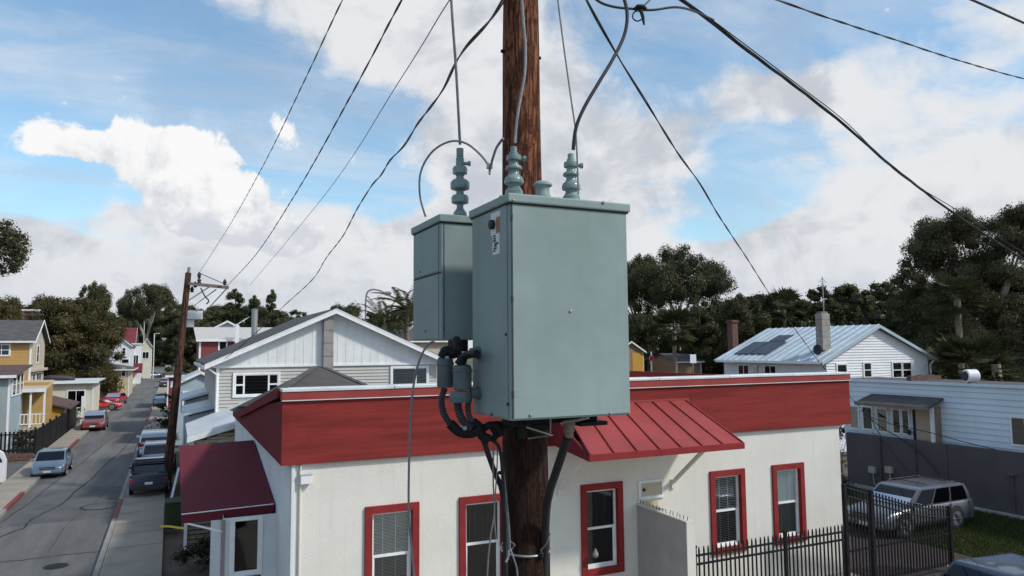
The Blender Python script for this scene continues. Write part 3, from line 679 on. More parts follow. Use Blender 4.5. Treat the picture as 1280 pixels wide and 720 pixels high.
# warning plate and rating sticker on the left side
def side_rect(a, c, d0, d1):
    p, q = PX(*a, BX0), PX(*c, BX0); y0, y1 = sorted((p.y, q.y)); z0, z1 = sorted((p.z, q.z)); return B().box(BX0-d1, y0, z0, BX0-d0, y1, z1)
obj('warning_plate', side_rect((615, 268), (627, 291), .006, .010), 'sticker', cb)
obj('plate_orange', side_rect((622, 272), (627, 290), .0105, .012), 'sticker_orange', cb)
w = PX(618.5, 281, BX0); obj('indicator', B().lathe([(.030, -.004), (.034, -.02), (.030, -.034), (.012, -.040)], (BX0-.004, w.y, w.z), 14, 'x'), 'plastic_dark', cb, smooth=True)
lb = obj('rating_label', side_rect((617, 292), (626, 317), .006, .009), 'sticker', cb)
rs = random.Random(4)
for k in range(7):
    x0 = 617.6+rs.random()*2; y0 = 294.5+k*3.1; obj('print_mark', side_rect((x0, y0), (x0+rs.uniform(2.5, 6), y0+1.3), .0093, .0098), 'sticker_ink', lb)
BUSH = [(.062, 0), (.064, .012), (.050, .03), (.040, .05), (.045, .062), (.066, .068), (.069, .085), (.062, .11), (.045, .125), (.036, .14), (.036, .165), (.057, .168), (.060, .178), (.055, .19), (.036, .2), (.032, .215), (.032, .23), (.050, .233), (.053, .245), (.050, .268), (.03, .275), (.03, .29), (.024, .295), (.022, .33), (.010, .336)]
def bushing(parent, px, Yv, ztop, prof=BUSH, side=True, name='bushing'):
    d = ray(px, 230); c = CO+d*(Yv/d.y); c.z = ztop
    c.z += .075; b = obj(name, B().lathe([(prof[0][0]*1.12, -.075), (prof[0][0]*1.12, -.012), (prof[0][0]*1.02, -.008)]+list(prof), c, 24), 'porcelain', parent, smooth=True)
    if side:
        t = prof[-8][1]+.012 if len(prof) < 26 else .42
        a = c+Vector((0, 0, t)); obj('terminal', B().tube([a+R_*.03, a+R_*.066, a+R_*.067, a+R_*.088], [.014, .014, .022, .020], 10), 'porcelain', b, smooth=True)
    return c+Vector((0, 0, prof[-1][1]))
LID = BZ1+.06
bA = bushing(cb, 642.5, 4.46, LID); bC = bushing(cb, 714, 4.46, LID)
d = ray(678, 235); c = CO+d*(4.55/d.y); c.z = LID+.08
obj('vent_cap', B().lathe([(.064, -.08), (.064, -.01), (.058, 0), (.060, .012), (.052, .03), (.050, .07), (.056, .082), (.072, .092), (.070, .104), (.045, .122), (.01, .130)], c, 24), 'box_paint', cb, smooth=True)
c = PX(627, 240, BX0+.03); obj('lid_bolt', B().lathe([(.02, 0), (.02, .02), (.01, .03)], (c.x, c.y, LID), 8), 'box_paint', cb)
# mounting steel behind and under
for z in (6.25, 7.2): obj('mounting_bracket', B().box(2.28, BY1, z-.05, 2.67, 4.93, z+.05), 'black_steel', cb, bevel=.006)
obj('support_channel', B().box(2.05, 4.40, BZ0-.055, 2.74, 4.52, BZ0-.004), 'black_steel', cb, bevel=.004)
obj('support_channel', B().box(2.24, 4.40, BZ0-.10, 2.36, 4.90, BZ0-.057), 'black_steel', cb, bevel=.004)
obj('support_channel', B().box(2.58, 4.36, BZ0-.085, 2.80, 4.48, BZ0-.057), 'black_steel', cb, bevel=.004)
GL = [(.030, 0), (.034, -.01), (.034, -.035), (.028, -.04), (.030, -.055), (.030, -.075), (.024, -.08), (.026, -.10), (.018, -.115)]
g1 = PD(652, 527, 4.85); g2 = PD(711, 526, 4.92)
obj('cable_gland', B().lathe(GL, g1, 14), 'black_steel', cb, smooth=True); obj('cable_gland', B().lathe([(r_*1.25, h) for r_, h in GL], g2, 14), 'old_wood', cb, smooth=True)
obj('ground_rod', B().tube([PD(703, 528, 4.85), PD(722, 525, 4.82), PD(736, 521, 4.8)], [.010, .010, .012], 8), 'galv', cb)
obj('tie_rod', B().tube([PD(658, 534, 4.8), PD(690, 544, 4.85), PD(660, 548, 4.9)], .007, 6), 'galv', cb)
obj('tie_rod', B().tube([PD(688, 523, 4.85), PD(688, 544, 4.86)], .006, 6), 'galv', cb)
for py in (441, 491):
    w = PX(600, py, BX0); obj('side_boss', B().lathe([(.045, 0), (.045, -.02), (.038, -.022), (.034, -.07), (.02, -.075)], (BX0-.004, w.y, w.z), 16, 'x'), 'can_paint_shaded', cb, smooth=True)
# -------- small cabinet behind
SX0, SX1, SY0, SY1, SZ0, SZ1 = 1.825, 2.28, 5.11, 5.79, 6.57, 7.46
sb = thing('switch_cabinet', 'smaller grey green steel cabinet behind the large one with one tall bushing', 'transformer', (2.05, 5.45, SZ0))
obj('body', B().box(SX0, SY0, SZ0, SX1, SY1, SZ1), 'box_paint', sb, bevel=.008)
obj('lid', B().box(SX0-.02, SY0-.02, SZ1+.002, SX1+.02, SY1+.02, SZ1+.06), 'box_paint', sb, bevel=.008)
obj('lid_gasket', B().box(SX0-.008, SY0-.008, SZ1-.006, SX1+.008, SY1+.008, SZ1+.004), 'rubber', sb)
zb = PX(538, 344, SX0).z
obj('belt_seam', B().box(SX0-.005, SY0-.003, zb-.006, SX0-.001, SY1, zb+.004), 'rubber', sb)
obj('upper_cover', B().box(SX0-.006, SY0+.05, zb+.012, SX0-.001, SY1-.01, SZ1-.01), 'box_paint', sb, bevel=.002)
obj('lower_cover', B().box(SX0-.006, SY0+.05, SZ0+.01, SX0-.001, SY1-.01, zb-.012), 'box_paint', sb, bevel=.002)
obj('corner_seam', B().box(SX0+.020, SY0-.003, SZ0+.01, SX0+.026, SY0-.0005, SZ1-.01), 'plastic_dark', sb)
for q in ((533, 414), (556, 410), (526, 340)):
    w = PX(*q, SX0); obj('screw', B().lathe([(.008, 0), (.008, -.006), (.004, -.010)], (SX0-.003, w.y, w.z), 8, 'x'), 'plastic_dark', sb)
BUSH2 = [(.055, 0), (.055, .012), (.04, .03), (.028, .05), (.028, .078), (.052, .086), (.070, .094), (.072, .135), (.060, .155), (.034, .165), (.030, .19), (.056, .20), (.076, .208), (.080, .225), (.078, .262), (.06, .283), (.036, .292), (.030, .312), (.040, .33), (.060, .335), (.062, .375), (.050, .395), (.034, .402), (.034, .41), (.034, .465), (.026, .475), (.030, .48), (.030, .545), (.012, .55)]
bS = bushing(sb, 575, 5.42, SZ1+.058, BUSH2)
obj('hanger', B().box(SX1, 5.05, 7.0, 2.36, 5.22, 7.12), 'black_steel', sb)
w = PD(556, 431, 5.35); obj('bottom_bracket', B().box(w.x+.04, w.y-.05, SZ0-.09, w.x+.17, w.y+.05, SZ0-.002), 'black_steel', sb, bevel=.01)
# -------- cable boxes with corrugated hose between the two cabinets
def smooth_path(P, k=6):
    P = [Vector(p) for p in P]; out = []
    for i in range(len(P)-1):
        a, b_, c_, e_ = P[max(i-1, 0)], P[i], P[i+1], P[min(i+2, len(P)-1)]
        for j in range(k):
            t = j/k; out.append(.5*((2*b_)+(c_-a)*t+(2*a-5*b_+4*c_-e_)*t*t+(3*b_-a-3*c_+e_)*t**3))
    return out+[P[-1]]
mk('hose_grey', (.05, .055, .062), .55, .2, 9)
def hose(parent, pts, r):
    P = smooth_path(pts, 10); obj('corrugated_hose', B().tube(P, [r*(1.05 if i % 2 else .74) for i in range(len(P))], 12), 'hose_grey', parent, smooth=False)
CAN = [(.052, 0), (.058, .01), (.058, .15), (.062, .155), (.062, .175), (.056, .18), (.054, .205), (.038, .215)]
c1 = PD(556.5, 484, 5.1); k1 = thing('cable_terminal', 'left grey cable can with corrugated hose below the small cabinet', 'cable terminal', c1, group='cable cans between the cabinets')
obj('can', B().lathe(CAN, c1, 20), 'can_paint_shaded', k1, smooth=True)
obj('cap', B().tube(smooth_path([PD(553, 447, 5.1), PD(558, 440, 5.1), PD(566, 442, 5.1), PD(574, 443, 5.12)], 4), [.04]*3+[.045]*3+[.036]*4+[.028]*3, 12), 'black_steel', k1, smooth=True)
obj('neck', B().tube([PD(571, 443, 5.12), PD(573, 432, 5.15), PD(570, 424, 5.2)], [.03, .036, .03], 10), 'black_steel', k1, smooth=True)
w = PD(558, 447, 5.03); obj('pin', B().lathe([(.012, 0), (.012, -.03), (.006, -.034)], w, 8, 'y'), 'galv', k1)
hose(k1, [PD(556, 485, 5.1), PD(552, 500, 5.08), PD(554, 515, 5.05), PD(562, 529, 5.02), PD(574, 539, 5.0)], .026)
c2 = PD(578, 487, 4.98); k2 = thing('cable_terminal', 'right grey cable can plugged into the side of the large cabinet', 'cable terminal', c2, group='cable cans between the cabinets')
obj('can', B().lathe([(r_*1.12, h*.80) for r_, h in CAN], c2, 20), 'can_paint_shaded', k2, smooth=True)
obj('cap', B().tube(smooth_path([PD(574, 456, 4.98), PD(580, 446, 4.97), PD(588, 443, 4.9), PD(596, 442, 4.8)], 4), [.036]*4+[.028]*5+[.026]*4, 12), 'black_steel', k2, smooth=True)
c3 = PD(576, 498, 4.97); obj('lower_drum', B().lathe([(.03, -.03), (.074, -.026), (.078, -.01), (.078, .035), (.070, .05), (.03, .054)], c3, 20), 'can_paint_shaded', k2, smooth=True)
hose(k2, [PD(572, 500, 4.97), PD(573, 512, 4.95), PD(579, 526, 4.92), PD(590, 536, 4.9)], .030)
hose(k2, [PD(586, 500, 4.95), PD(585, 514, 4.93), PD(590, 528, 4.9)], .022)
hd = thing('conduit_bodies', 'dark cluster of conduit elbows under the large cabinet', 'conduit', PD(595, 545, 4.9))
for k, (pts, r) in enumerate((([(562, 529), (575, 540), (590, 541), (602, 535)], .036), ([(590, 527), (600, 535), (603, 545), (612, 549)], .034), ([(600, 540), (610, 532), (622, 533), (626, 545)], .026), ([(612, 530), (620, 542), (616, 549)], .024), ([(618, 531), (640, 533)], .03))):
    obj('elbow', B().tube(smooth_path([PD(*q, 4.92+.02*k) for q in pts], 5), r, 10), 'black_steel', hd, smooth=True)
obj('hose_clamp', B().tube([PD(564, 534, 4.95), PD(581, 533, 4.9)], .010, 6), 'galv', hd)
w = PD(580, 535, 4.85); obj('clamp_screw', B().lathe([(.014, 0), (.014, -.02)], w, 8, 'y'), 'galv', hd)

# ================================================================== CABLES
def cable(label, pts, r, m='cable_black', n=6, strands=1, pitch=.6, wob=0., name='cable', k=8, cat='cable', group=None):
    P = smooth_path([PD(*q) for q in pts], k); b = B()
    if wob: P = [p+Vector((random.uniform(-wob, wob), random.uniform(-wob, wob), random.uniform(-wob, wob))) for p in P]
    if strands == 1: b.tube(P, r, n)
    else:
        L = 0.; acc = [0.]
        for a, c in zip(P, P[1:]): L += (c-a).length; acc.append(L)
        N = int(min(700, max(len(P), L/pitch*8)))
        Q = []
        for i in range(N+1):
            t = L*i/N; j = max(0, min(len(P)-2, int(np.searchsorted(acc, t))-1)); s_ = (t-acc[j])/max(1e-6, acc[j+1]-acc[j]); Q.append((P[j].lerp(P[j+1], s_), t))
        for q in range(strands):
            path = []
            for i, (p, t) in enumerate(Q):
                d = (Q[min(i+1, N)][0]-Q[max(i-1, 0)][0]).normalized(); x = d.cross(Vector((0, 0, 1))).normalized(); y = d.cross(x)
                a = 2*math.pi*(t/(pitch*2.6)+q/strands)+.5*math.sin(t*1.7); path.append(p+(x*math.cos(a)+y*math.sin(a))*r*.62)
            b.tube(path, r*(.72 if q else .6), n, False)
    o = obj(name, b, m, smooth=True); return tag(o, label, cat, group)
cable('thin dark line running to the left end of the distant crossarm, leftmost of four', [(552, -238, 5.3), (490, -119, 6.6), (428, 0, 8.6), (380, 102, 12), (330, 205, 18), (285, 285, 26), (249, 341, 34.5)], .0085, strands=2, pitch=.5, name='power_line')
cable('thicker dark line running to the right end of the distant crossarm', [(640, -236, 5.6), (565, -110, 6.9), (502, 0, 8.8), (440, 117, 12), (372, 238, 18), (320, 318, 26), (283, 358, 34.5)], .012, strands=2, pitch=.55, name='power_line')
cable('thinnest hair like line passing right of the distant crossarm', [(728, -235, 5.9), (645, -115, 7.2), (562, 0, 9), (500, 100, 12), (405, 245, 22), (312, 357, 40)], .008, name='power_line')
cable('wavy black service line dropping to the eave of the white gabled house', [(634, -8, 5.2), (618, 18, 5.6), (604, 35, 6.0), (583, 58, 6.5), (570, 78, 7), (556, 108, 7.8), (544, 126, 8.2), (522, 155, 9.4), (505, 182, 10.5), (488, 200, 11.4), (476, 219, 12.5), (464, 233, 13.5), (446, 262, 15.5), (428, 296, 18.5), (408, 322, 22), (390, 350, 25), (352, 385, 28), (310, 425, 30), (268, 459, 31.6)], .0125, strands=2, pitch=.8, name='service_line')
cable('heavy black cable bundle sweeping from the pole to the right edge', [(690, -95, 5.6), (770, -50, 6.0), (850, -2, 6.5), (900, 36, 7.0), (950, 75, 7.6), (1000, 112, 8.3), (1060, 160, 9.2), (1120, 212, 10.2), (1200, 272, 11.8), (1290, 331, 13.5), (1400, 400, 16)], .015, strands=3, pitch=.9, name='cable_bundle')
cable('thin black wire riding beside the heavy bundle', [(800, -40, 6.1), (855, 0, 6.5), (905, 36, 7.0), (1000, 108, 8.2), (1060, 155, 9.1), (1125, 218, 10.2), (1200, 265, 11.7), (1290, 323, 13.5), (1400, 392, 16)], .006, name='cable_bundle')
cable('black line crossing the upper right sky above the bundle', [(900, -22, 6.6), (968, -1, 7.4), (1040, 24, 8.4), (1120, 50, 9.8), (1200, 76, 11.4), (1290, 101, 13.5), (1400, 126, 17)], .010, strands=2, pitch=.45, name='power_line')
cable('short stretch of black line in the top right corner', [(1150, -26, 8), (1213, -1, 8.8), (1290, 33, 10), (1400, 80, 12)], .015, name='power_line')
cable('slender black service line running down across the red parapet to the blue building', [(712, -42, 5.5), (733, 0, 5.9), (748, 28, 6.2), (775, 75, 6.8), (808, 128, 7.6), (845, 188, 9), (875, 230, 10.2), (900, 272, 11.8), (935, 325, 15), (965, 372, 18), (1000, 420, 22), (1035, 466, 26), (1077, 511, 34)], .011, strands=2, pitch=.9, name='service_line')
cable('black jumper wire crossing the sky at the very top beside the pole', [(728, -20, 5.4), (746, 0, 5.5), (765, 8, 5.6), (790, 11, 5.7), (815, 12.5, 5.8), (845, 9, 6.0), (868, 14, 6.4), (892, 25, 6.85)], .010, name='jumper_wire')
cn = thing('wire_connector', 'small black wire connector with a loop, top right of the pole', 'connector', PD(800, 12, 5.7))
obj('clamp', B().tube([PD(793, 12, 5.7), PD(797, 9.5, 5.7), PD(804, 9.5, 5.7), PD(808, 12, 5.7)], [.014, .026, .026, .014], 8), 'black_steel', cn, smooth=True)
p = PD(797, 20, 5.68); obj('loop', B().tube([p+(R_*math.cos(a)+U_*math.sin(a))*.040 for a in [i*.33 for i in range(18)]], .006, 5), 'cable_black', cn, smooth=True)
obj('tail', B().tube([PD(801, 13, 5.68), PD(803.5, 21, 5.68), PD(805, 31, 5.68)], [.016, .014, .008], 7), 'cable_black', cn)
obj('lead', B().tube([PD(803, 9, 5.7), PD(812, 0, 5.8), PD(822, -8, 5.9)], .007, 5), 'cable_black', cn)
cable('black insulated lead curving up from the right bushing', [(716.5, 187, 4.86), (720, 160, 4.88), (730, 135, 4.92), (748, 104, 5.0), (766, 74, 5.1), (780, 45, 5.2), (784, 20, 5.25), (780, -2, 5.3), (770, -30, 5.35)], .013, n=8, name='bushing_lead')
cable('grey lead running up the pole from the front left bushing', [(643.5, 179, 4.83), (646, 150, 4.88), (651, 120, 4.95), (656, 90, 5.0), (656.5, 55, 5.08), (654, 25, 5.12), (652, -10, 5.15), (652, -60, 5.2)], .0105, 'cable_grey', n=8, name='bushing_lead')
cable('straight grey lead rising from the tall bushing of the small cabinet', [(575, 181, 5.75), (573, 140, 5.7), (570, 85, 5.65), (566, 30, 5.6), (563, -20, 5.6), (560, -80, 5.6)], .0115, 'cable_grey', n=8, name='bushing_lead')
cable('thin grey wire hanging straight down beside the right bushing', [(695, -20, 5.2), (700, 22, 5.18), (707, 75, 5.15), (714, 125, 5.1), (720, 170, 5.0), (723, 243, 4.95)], .006, 'cable_grey', name='ground_wire')
cable('grey looped wire arching over the small cabinet', [(532, 271, 5.75), (525, 245, 5.75), (526, 215, 5.75), (540, 190, 5.72), (562, 177, 5.7), (582, 179, 5.65), (600, 193, 5.55), (611, 208, 5.45), (612, 218, 5.42)], .0085, 'cable_grey', n=8, name='looped_wire')
cable('short grey wire joining the loop to the pole', [(612, 213, 5.42), (616, 198, 5.38), (621, 184, 5.35), (629, 173, 5.3)], .010, 'cable_grey', n=8, name='looped_wire')
p = PD(612, 207, 5.43); tag(obj('parallel_clamp', B().box(p.x-.02, p.y-.02, p.z-.025, p.x+.02, p.y+.02, p.z+.02), 'galv', bevel=.006), 'small grey clamp where the looped wire joins', 'clamp')
cable('long thin cable hanging from the small cabinet down past the leftmost window', [(543, 427, 5.2), (536, 430, 5.2), (527, 444, 5.2), (519, 470, 5.2), (514, 510, 5.18), (511.5, 570, 5.15), (511, 640, 5.12), (515, 690, 5.1), (520, 760, 5.1), (524, 900, 5.1)], .0085, 'cable_grey', n=6, name='hanging_cable')
cable('stout black conduit slanting from the cabinet base to the right side of the pole', [(709, 547, 4.93), (703, 566, 5.0), (695, 590, 5.08), (687, 615, 5.15), (683, 640, 5.25), (681, 700, 5.35), (680, 800, 5.4)], .030, 'rubber', n=10, name='conduit')
cable('black conduit slanting from the elbow cluster to the left side of the pole', [(604, 549, 4.95), (611, 570, 5.0), (619, 592, 5.06), (627, 612, 5.12), (631, 650, 5.16), (632, 720, 5.2)], .019, 'rubber', n=8, name='conduit')
cable('black conduit bending over the left edge of the pole below the cabinet', [(608, 548, 4.97), (618, 552, 4.97), (625, 563, 4.98), (628, 590, 5.0), (630, 640, 5.05)], .012, 'rubber', n=8, name='conduit')
cable('grey wire running down the left face of the pole to the coil', [(627, 575, 5.03), (631, 610, 5.06), (635, 650, 5.1), (637, 684, 5.12)], .010, 'cable_grey', name='ground_wire')
cable('slack thin wire hanging in front of the second window from the left', [(617, 556, 5.0), (616.5, 600, 5.0), (618, 640, 5.0), (613, 672, 5.0), (609, 720, 5.0), (608, 800, 5.0)], .0055, 'cable_grey', name='ground_wire')
cable('slack thin wire just left of the pole beside the other slack wire', [(622, 552, 5.02), (621, 590, 5.03), (618, 640, 5.0), (620, 675, 5.02)], .0045, 'cable_grey', name='ground_wire')
cable('wire tail dangling from the coil on the pole', [(637, 684, 5.12), (641, 695, 5.1), (646, 712, 5.1), (648, 740, 5.1)], .006, 'cable_grey', name='ground_wire')
cable('bent wire end sticking out left of the coil on the pole', [(636, 688, 5.1), (635, 697, 5.08), (632, 703, 5.06)], .008, 'cable_grey', name='ground_wire')
# insulators holding the lines on the crossarm above the frame
for px in (552, 640, 728):
    q = PD(px, -236, 5.3 if px < 600 else 5.6 if px < 700 else 5.9); obj('insulator', B().lathe([(.015, -.12), (.05, -.02), (.03, 0), (.05, .02), (.02, .06)], (q.x, PYc-.245, 10.50), 12), 'porcelain', up, smooth=True)
# ================================================================== OTHER BUILDINGS
def slab(pts, t): # roof sheet with thickness
    return B().extr([Vector(p) for p in pts], (0, 0, -t))
def house(name, label, x0, x1, y0, y1, h, wall, roof, rm, rise=1.5, oh=.35, front=(), east=(), trim='white_trim', cat='house', z0=0., lapstep=0., corner=True, west=()):
    t = thing(name, label, cat, ((x0+x1)/2, (y0+y1)/2, z0))
    b = B().box(x0, y0, z0-.05, x1, y1, h)
    if roof == 'gable_y': b.extr([(x0, y0, h), (x1, y0, h), ((x0+x1)/2, y0, h+rise)], (0, y1-y0, 0))
    if roof == 'gable_x': b.extr([(x1, y0, h), (x1, y1, h), (x1, (y0+y1)/2, h+rise)], (x0-x1, 0, 0))
    if roof == 'shed': b.extr([(x1, y0, h), (x1, y1, h), (x1, y1, h+rise)], (x0-x1, 0, 0))
    obj('wall', b, wall, t)
    if lapstep:
        s = B(); lap(s, (0, y0, 0), (1, 0, 0), dict(z0=z0, z1=h, f=lambda z: (x0, x1)), lapstep)
        lap(s, (x1, 0, 0), (0, 1, 0), dict(z0=z0, z1=h, f=lambda z: (y0, y1)), lapstep); obj('siding', s, wall, t, kind='stuff')
    xm, ym = (x0+x1)/2, (y0+y1)/2
    if roof == 'gable_y':
        k = rise/(xm-x0); ze = h-oh*k+.08; zr = h+rise+.08
        for s_, xe in ((0, x0-oh), (1, x1+oh)):
            obj('roof', slab([(xe, y0-oh, ze), (xm, y0-oh, zr), (xm, y1+oh, zr), (xe, y1+oh, ze)], .10), rm, t)
            obj('barge_board', B().extr([(xe, y0-oh-.04, ze-.16), (xm, y0-oh-.04, zr-.16), (xm, y0-oh-.04, zr+.03), (xe, y0-oh-.04, ze+.03)], (0, .035, 0)), trim, t)
    elif roof == 'gable_x':
        k = rise/(ym-y0); ze = h-oh*k+.08; zr = h+rise+.08
        for ye in (y0-oh, y1+oh):
            obj('roof', slab([(x0-oh, ye, ze), (x1+oh, ye, ze), (x1+oh, ym, zr), (x0-oh, ym, zr)], .10), rm, t)
            obj('barge_board', B().extr([(x1+oh+.005, ye, ze-.15), (x1+oh+.005, ym, zr-.15), (x1+oh+.005, ym, zr+.03), (x1+oh+.005, ye, ze+.03)], (.035, 0, 0)), trim, t)
        obj('gutter', B().box(x0-oh, y0-oh-.09, ze-.14, x1+oh, y0-oh+.005, ze+.0), trim, t)
    elif roof == 'hip':
        hw = min(x1-x0, y1-y0)/2; X0, X1, Y0, Y1 = x0-oh, x1+oh, y0-oh, y1+oh
        a, c = ((x0+hw, ym), (x1-hw, ym)) if x1-x0 >= y1-y0 else ((xm, y0+hw), (xm, y1-hw))
        zr = h+rise; A2, C2 = Vector((*a, zr)), Vector((*c, zr)); e = [Vector(q) for q in ((X0, Y0, h), (X1, Y0, h), (X1, Y1, h), (X0, Y1, h))]
        rb = B()
        if x1-x0 >= y1-y0: rb.quad(e[0], e[1], C2, A2).quad(e[1], e[2], C2).quad(e[2], e[3], A2, C2).quad(e[3], e[0], A2)
        else: rb.quad(e[0], e[1], A2).quad(e[1], e[2], C2, A2).quad(e[2], e[3], C2).quad(e[3], e[0], A2, C2)
        obj('roof', rb, rm, t); fb = B()
        fb.box(X0-.02, Y0-.03, h-.16, X1+.02, Y0-.003, h+.01).box(X1+.003, Y0, h-.16, X1+.03, Y1, h+.01).box(X0-.03, Y0, h-.16, X0-.003, Y1, h+.01); obj('fascia', fb, trim, t)
        obj('soffit', B().quad((X0, Y0, h-.02), (X1, Y0, h-.02), (X1, Y1, h-.02), (X0, Y1, h-.02)), trim, t)
    elif roof == 'flat':
        obj('roof', B().box(x0-oh, y0-oh, h, x1+oh, y1+oh, h+.12), rm, t); obj('fascia', B().box(x0-oh-.02, y0-oh-.03, h-.10, x1+oh+.02, y0-oh-.003, h+.13), trim, t)
    elif roof == 'shed':
        obj('roof', slab([(x0-oh, y0-oh, h+.05), (x1+oh, y0-oh, h+.05), (x1+oh, y1+oh, h+rise+.12), (x0-oh, y1+oh, h+rise+.12)], .1), rm, t)
        obj('fascia', B().box(x0-oh, y0-oh-.03, h-.12, x1+oh, y0-oh-.003, h+.07), trim, t)
    if corner:
        for xc in (x0, x1): obj('corner_board', B().box(xc-.07, y0-.03, z0, xc+.07, y0+.02, h-.01), trim, t)
    for (a0, q0, a1, q1, pn) in front: window(t, (0, y0, 0), (1, 0, 0), a0, q0, a1, q1, trim, .09, .07, pn, depth=.045, rd=.02)
    for (a0, q0, a1, q1, pn) in east: window(t, (x1, 0, 0), (0, 1, 0), a0, q0, a1, q1, trim, .09, .07, pn, depth=.045, rd=.02)
    for (a0, q0, a1, q1, pn) in west: window(t, (x0, 0, 0), (0, -1, 0), a0, q0, a1, q1, trim, .09, .07, pn, depth=.045, rd=.02)
    return t
ONE = ((0, 0, 1, 1),); TWO = ((0, 0, 1, .5), (0, .5, 1, 1)); SIDE2 = ((0, 0, .5, 1), (.5, 0, 1, 1)); FOUR = ((0, 0, .5, .5), (.5, 0, 1, .5), (0, .5, .5, 1), (.5, .5, 1, 1))
PIC = ((0, 0, .2, .5), (0, .5, .2, 1), (.2, 0, .78, 1), (.78, 0, 1, .5), (.78, .5, 1, 1))
def wpx(x0, y0, x1, y1, Yv, pn=ONE):
    a, c = PY(x0, y1, Yv), PY(x1, y0, Yv); return (a.x, a.z, c.x, c.z, pn)

# ---- grey and white gabled house
GY = 34.0; gx0, gx1, gxm = 1.85, 11.9, 6.86; gz = 5.82; gap = 8.34; sl = (gap-5.86)/(gxm-1.31)
gh = thing('gabled_house', 'grey two storey house with white boarded gable and dark shingle roof', 'house', (gxm, GY+6, 0))
obj('wall', B().box(gx0, GY, 0, gx1, GY+12, gz).extr([(gx0, GY, gz), (gx1, GY, gz), (gxm, GY, gap-.1)], (0, 12, 0)), 'grey_siding', gh)
s_ = B(); lap(s_, (0, GY, 0), (1, 0, 0), dict(z0=0, z1=gz, f=lambda z: (gx0, gx1)), .15, .04); lap(s_, (gx0, 0, 0), (0, -1, 0), dict(z0=0, z1=gz, f=lambda z: (-GY-12, -GY)), .15, .04)
obj('siding', s_, 'grey_siding', gh, kind='stuff')
xx = gx0-.2; bw = .385
while xx < gx1+.2:
    f_ = lambda x: gap-.12-sl*abs(x-gxm)
    xa, xb = xx+.008, xx+bw-.008
    if max(f_(xa), f_(xb)) > gz+.05:
        pts = [(xa, GY-.05, gz), (xb, GY-.05, gz), (xb, GY-.05, max(gz+.01, f_(xb)))] + ([(gxm, GY-.05, f_(gxm))] if xa < gxm < xb else []) + [(xa, GY-.05, max(gz+.01, f_(xa)))]
        obj('gable_board', B().extr(pts, (0, .03, 0)), 'white_board', gh)
        obj('batten', B().box(xa-.02, GY-.062, gz, xa+.015, GY-.05, max(gz+.01, f_(xa))), 'white_board', gh)
    xx += bw
obj('skirt_board', B().box(gx0-.2, GY-.09, gz-.07, gx1+.2, GY-.02, gz+.02), 'white_trim', gh)
for s in (-1, 1):
    xe = gxm+s*(gxm-1.31); ze = gap-sl*abs(xe-gxm)
    obj('roof', slab([(xe, GY-.5, ze+.10), (gxm, GY-.5, gap+.10), (gxm, GY+12.4, gap+.10), (xe, GY+12.4, ze+.10)], .07), 'shingle_grey', gh)
    obj('barge_board', B().extr([(xe, GY-.53, ze-.17), (gxm, GY-.53, gap-.17), (gxm, GY-.53, gap+.06), (xe, GY-.53, ze+.06)], (0, .04, 0)), 'white_trim', gh)
    obj('drip_strip', B().extr([(xe, GY-.545, ze+.02), (gxm, GY-.545, gap+.02), (gxm, GY-.545, gap+.055), (xe, GY-.545, ze+.055)], (0, .012, 0)), 'white_trim', gh)
    obj('soffit', slab([(xe, GY-.49, ze+.01), (gxm, GY-.49, gap+.01), (gxm, GY-.06, gap+.01), (xe, GY-.06, ze+.01)], .02), 'white_trim', gh)
obj('corner_board', B().box(gx0-.05, GY-.05, 0, gx0+.08, GY-.025, gz-.07), 'white_trim', gh)
dsp = obj('downspout', B().tube([(gx0-.35, GY-.3, 5.72), (gx0-.02, GY-.12, 5.45), (gx0-.02, GY-.1, 3.4)], .05, 8), 'white_trim', gh, smooth=True)
obj('gutter', B().box(1.22, GY-.45, 5.72, 1.34, GY+12, 5.86), 'white_trim', gh)
obj('chimney_duct', B().box(6.33, GY-.33, 5.2, 6.78, GY-.065, 8.02), 'duct', gh, bevel=.01)
for z in (6.2, 6.8, 7.4): obj('duct_band', B().box(6.32, GY-.34, z, 6.79, GY-.06, z+.03), 'old_wood', gh)
window(gh, (0, GY, 0), (1, 0, 0), *wpx(293.5, 467.5, 347.5, 494, GY)[:4], 'white_trim', .10, .09, PIC, .07, depth=.05, rd=.02)
a4 = wpx(490, 459.5, 533, 476, GY)
ww = window(gh, (0, GY, 0), (1, 0, 0), a4[0], a4[1]-.9, a4[2], a4[3], 'white_trim', .10, .09, ((0, 0, .68, 1), (.68, 0, 1, 1)), .06, depth=.055, rd=.035)
obj('curtain', B().quad((a4[0]+.05, GY-.030, a4[1]-.85), (a4[2]-.05, GY-.030, a4[1]-.85), (a4[2]-.05, GY-.030, a4[3]-.04), (a4[0]+.05, GY-.030, a4[3]-.04)), 'curtain', ww)
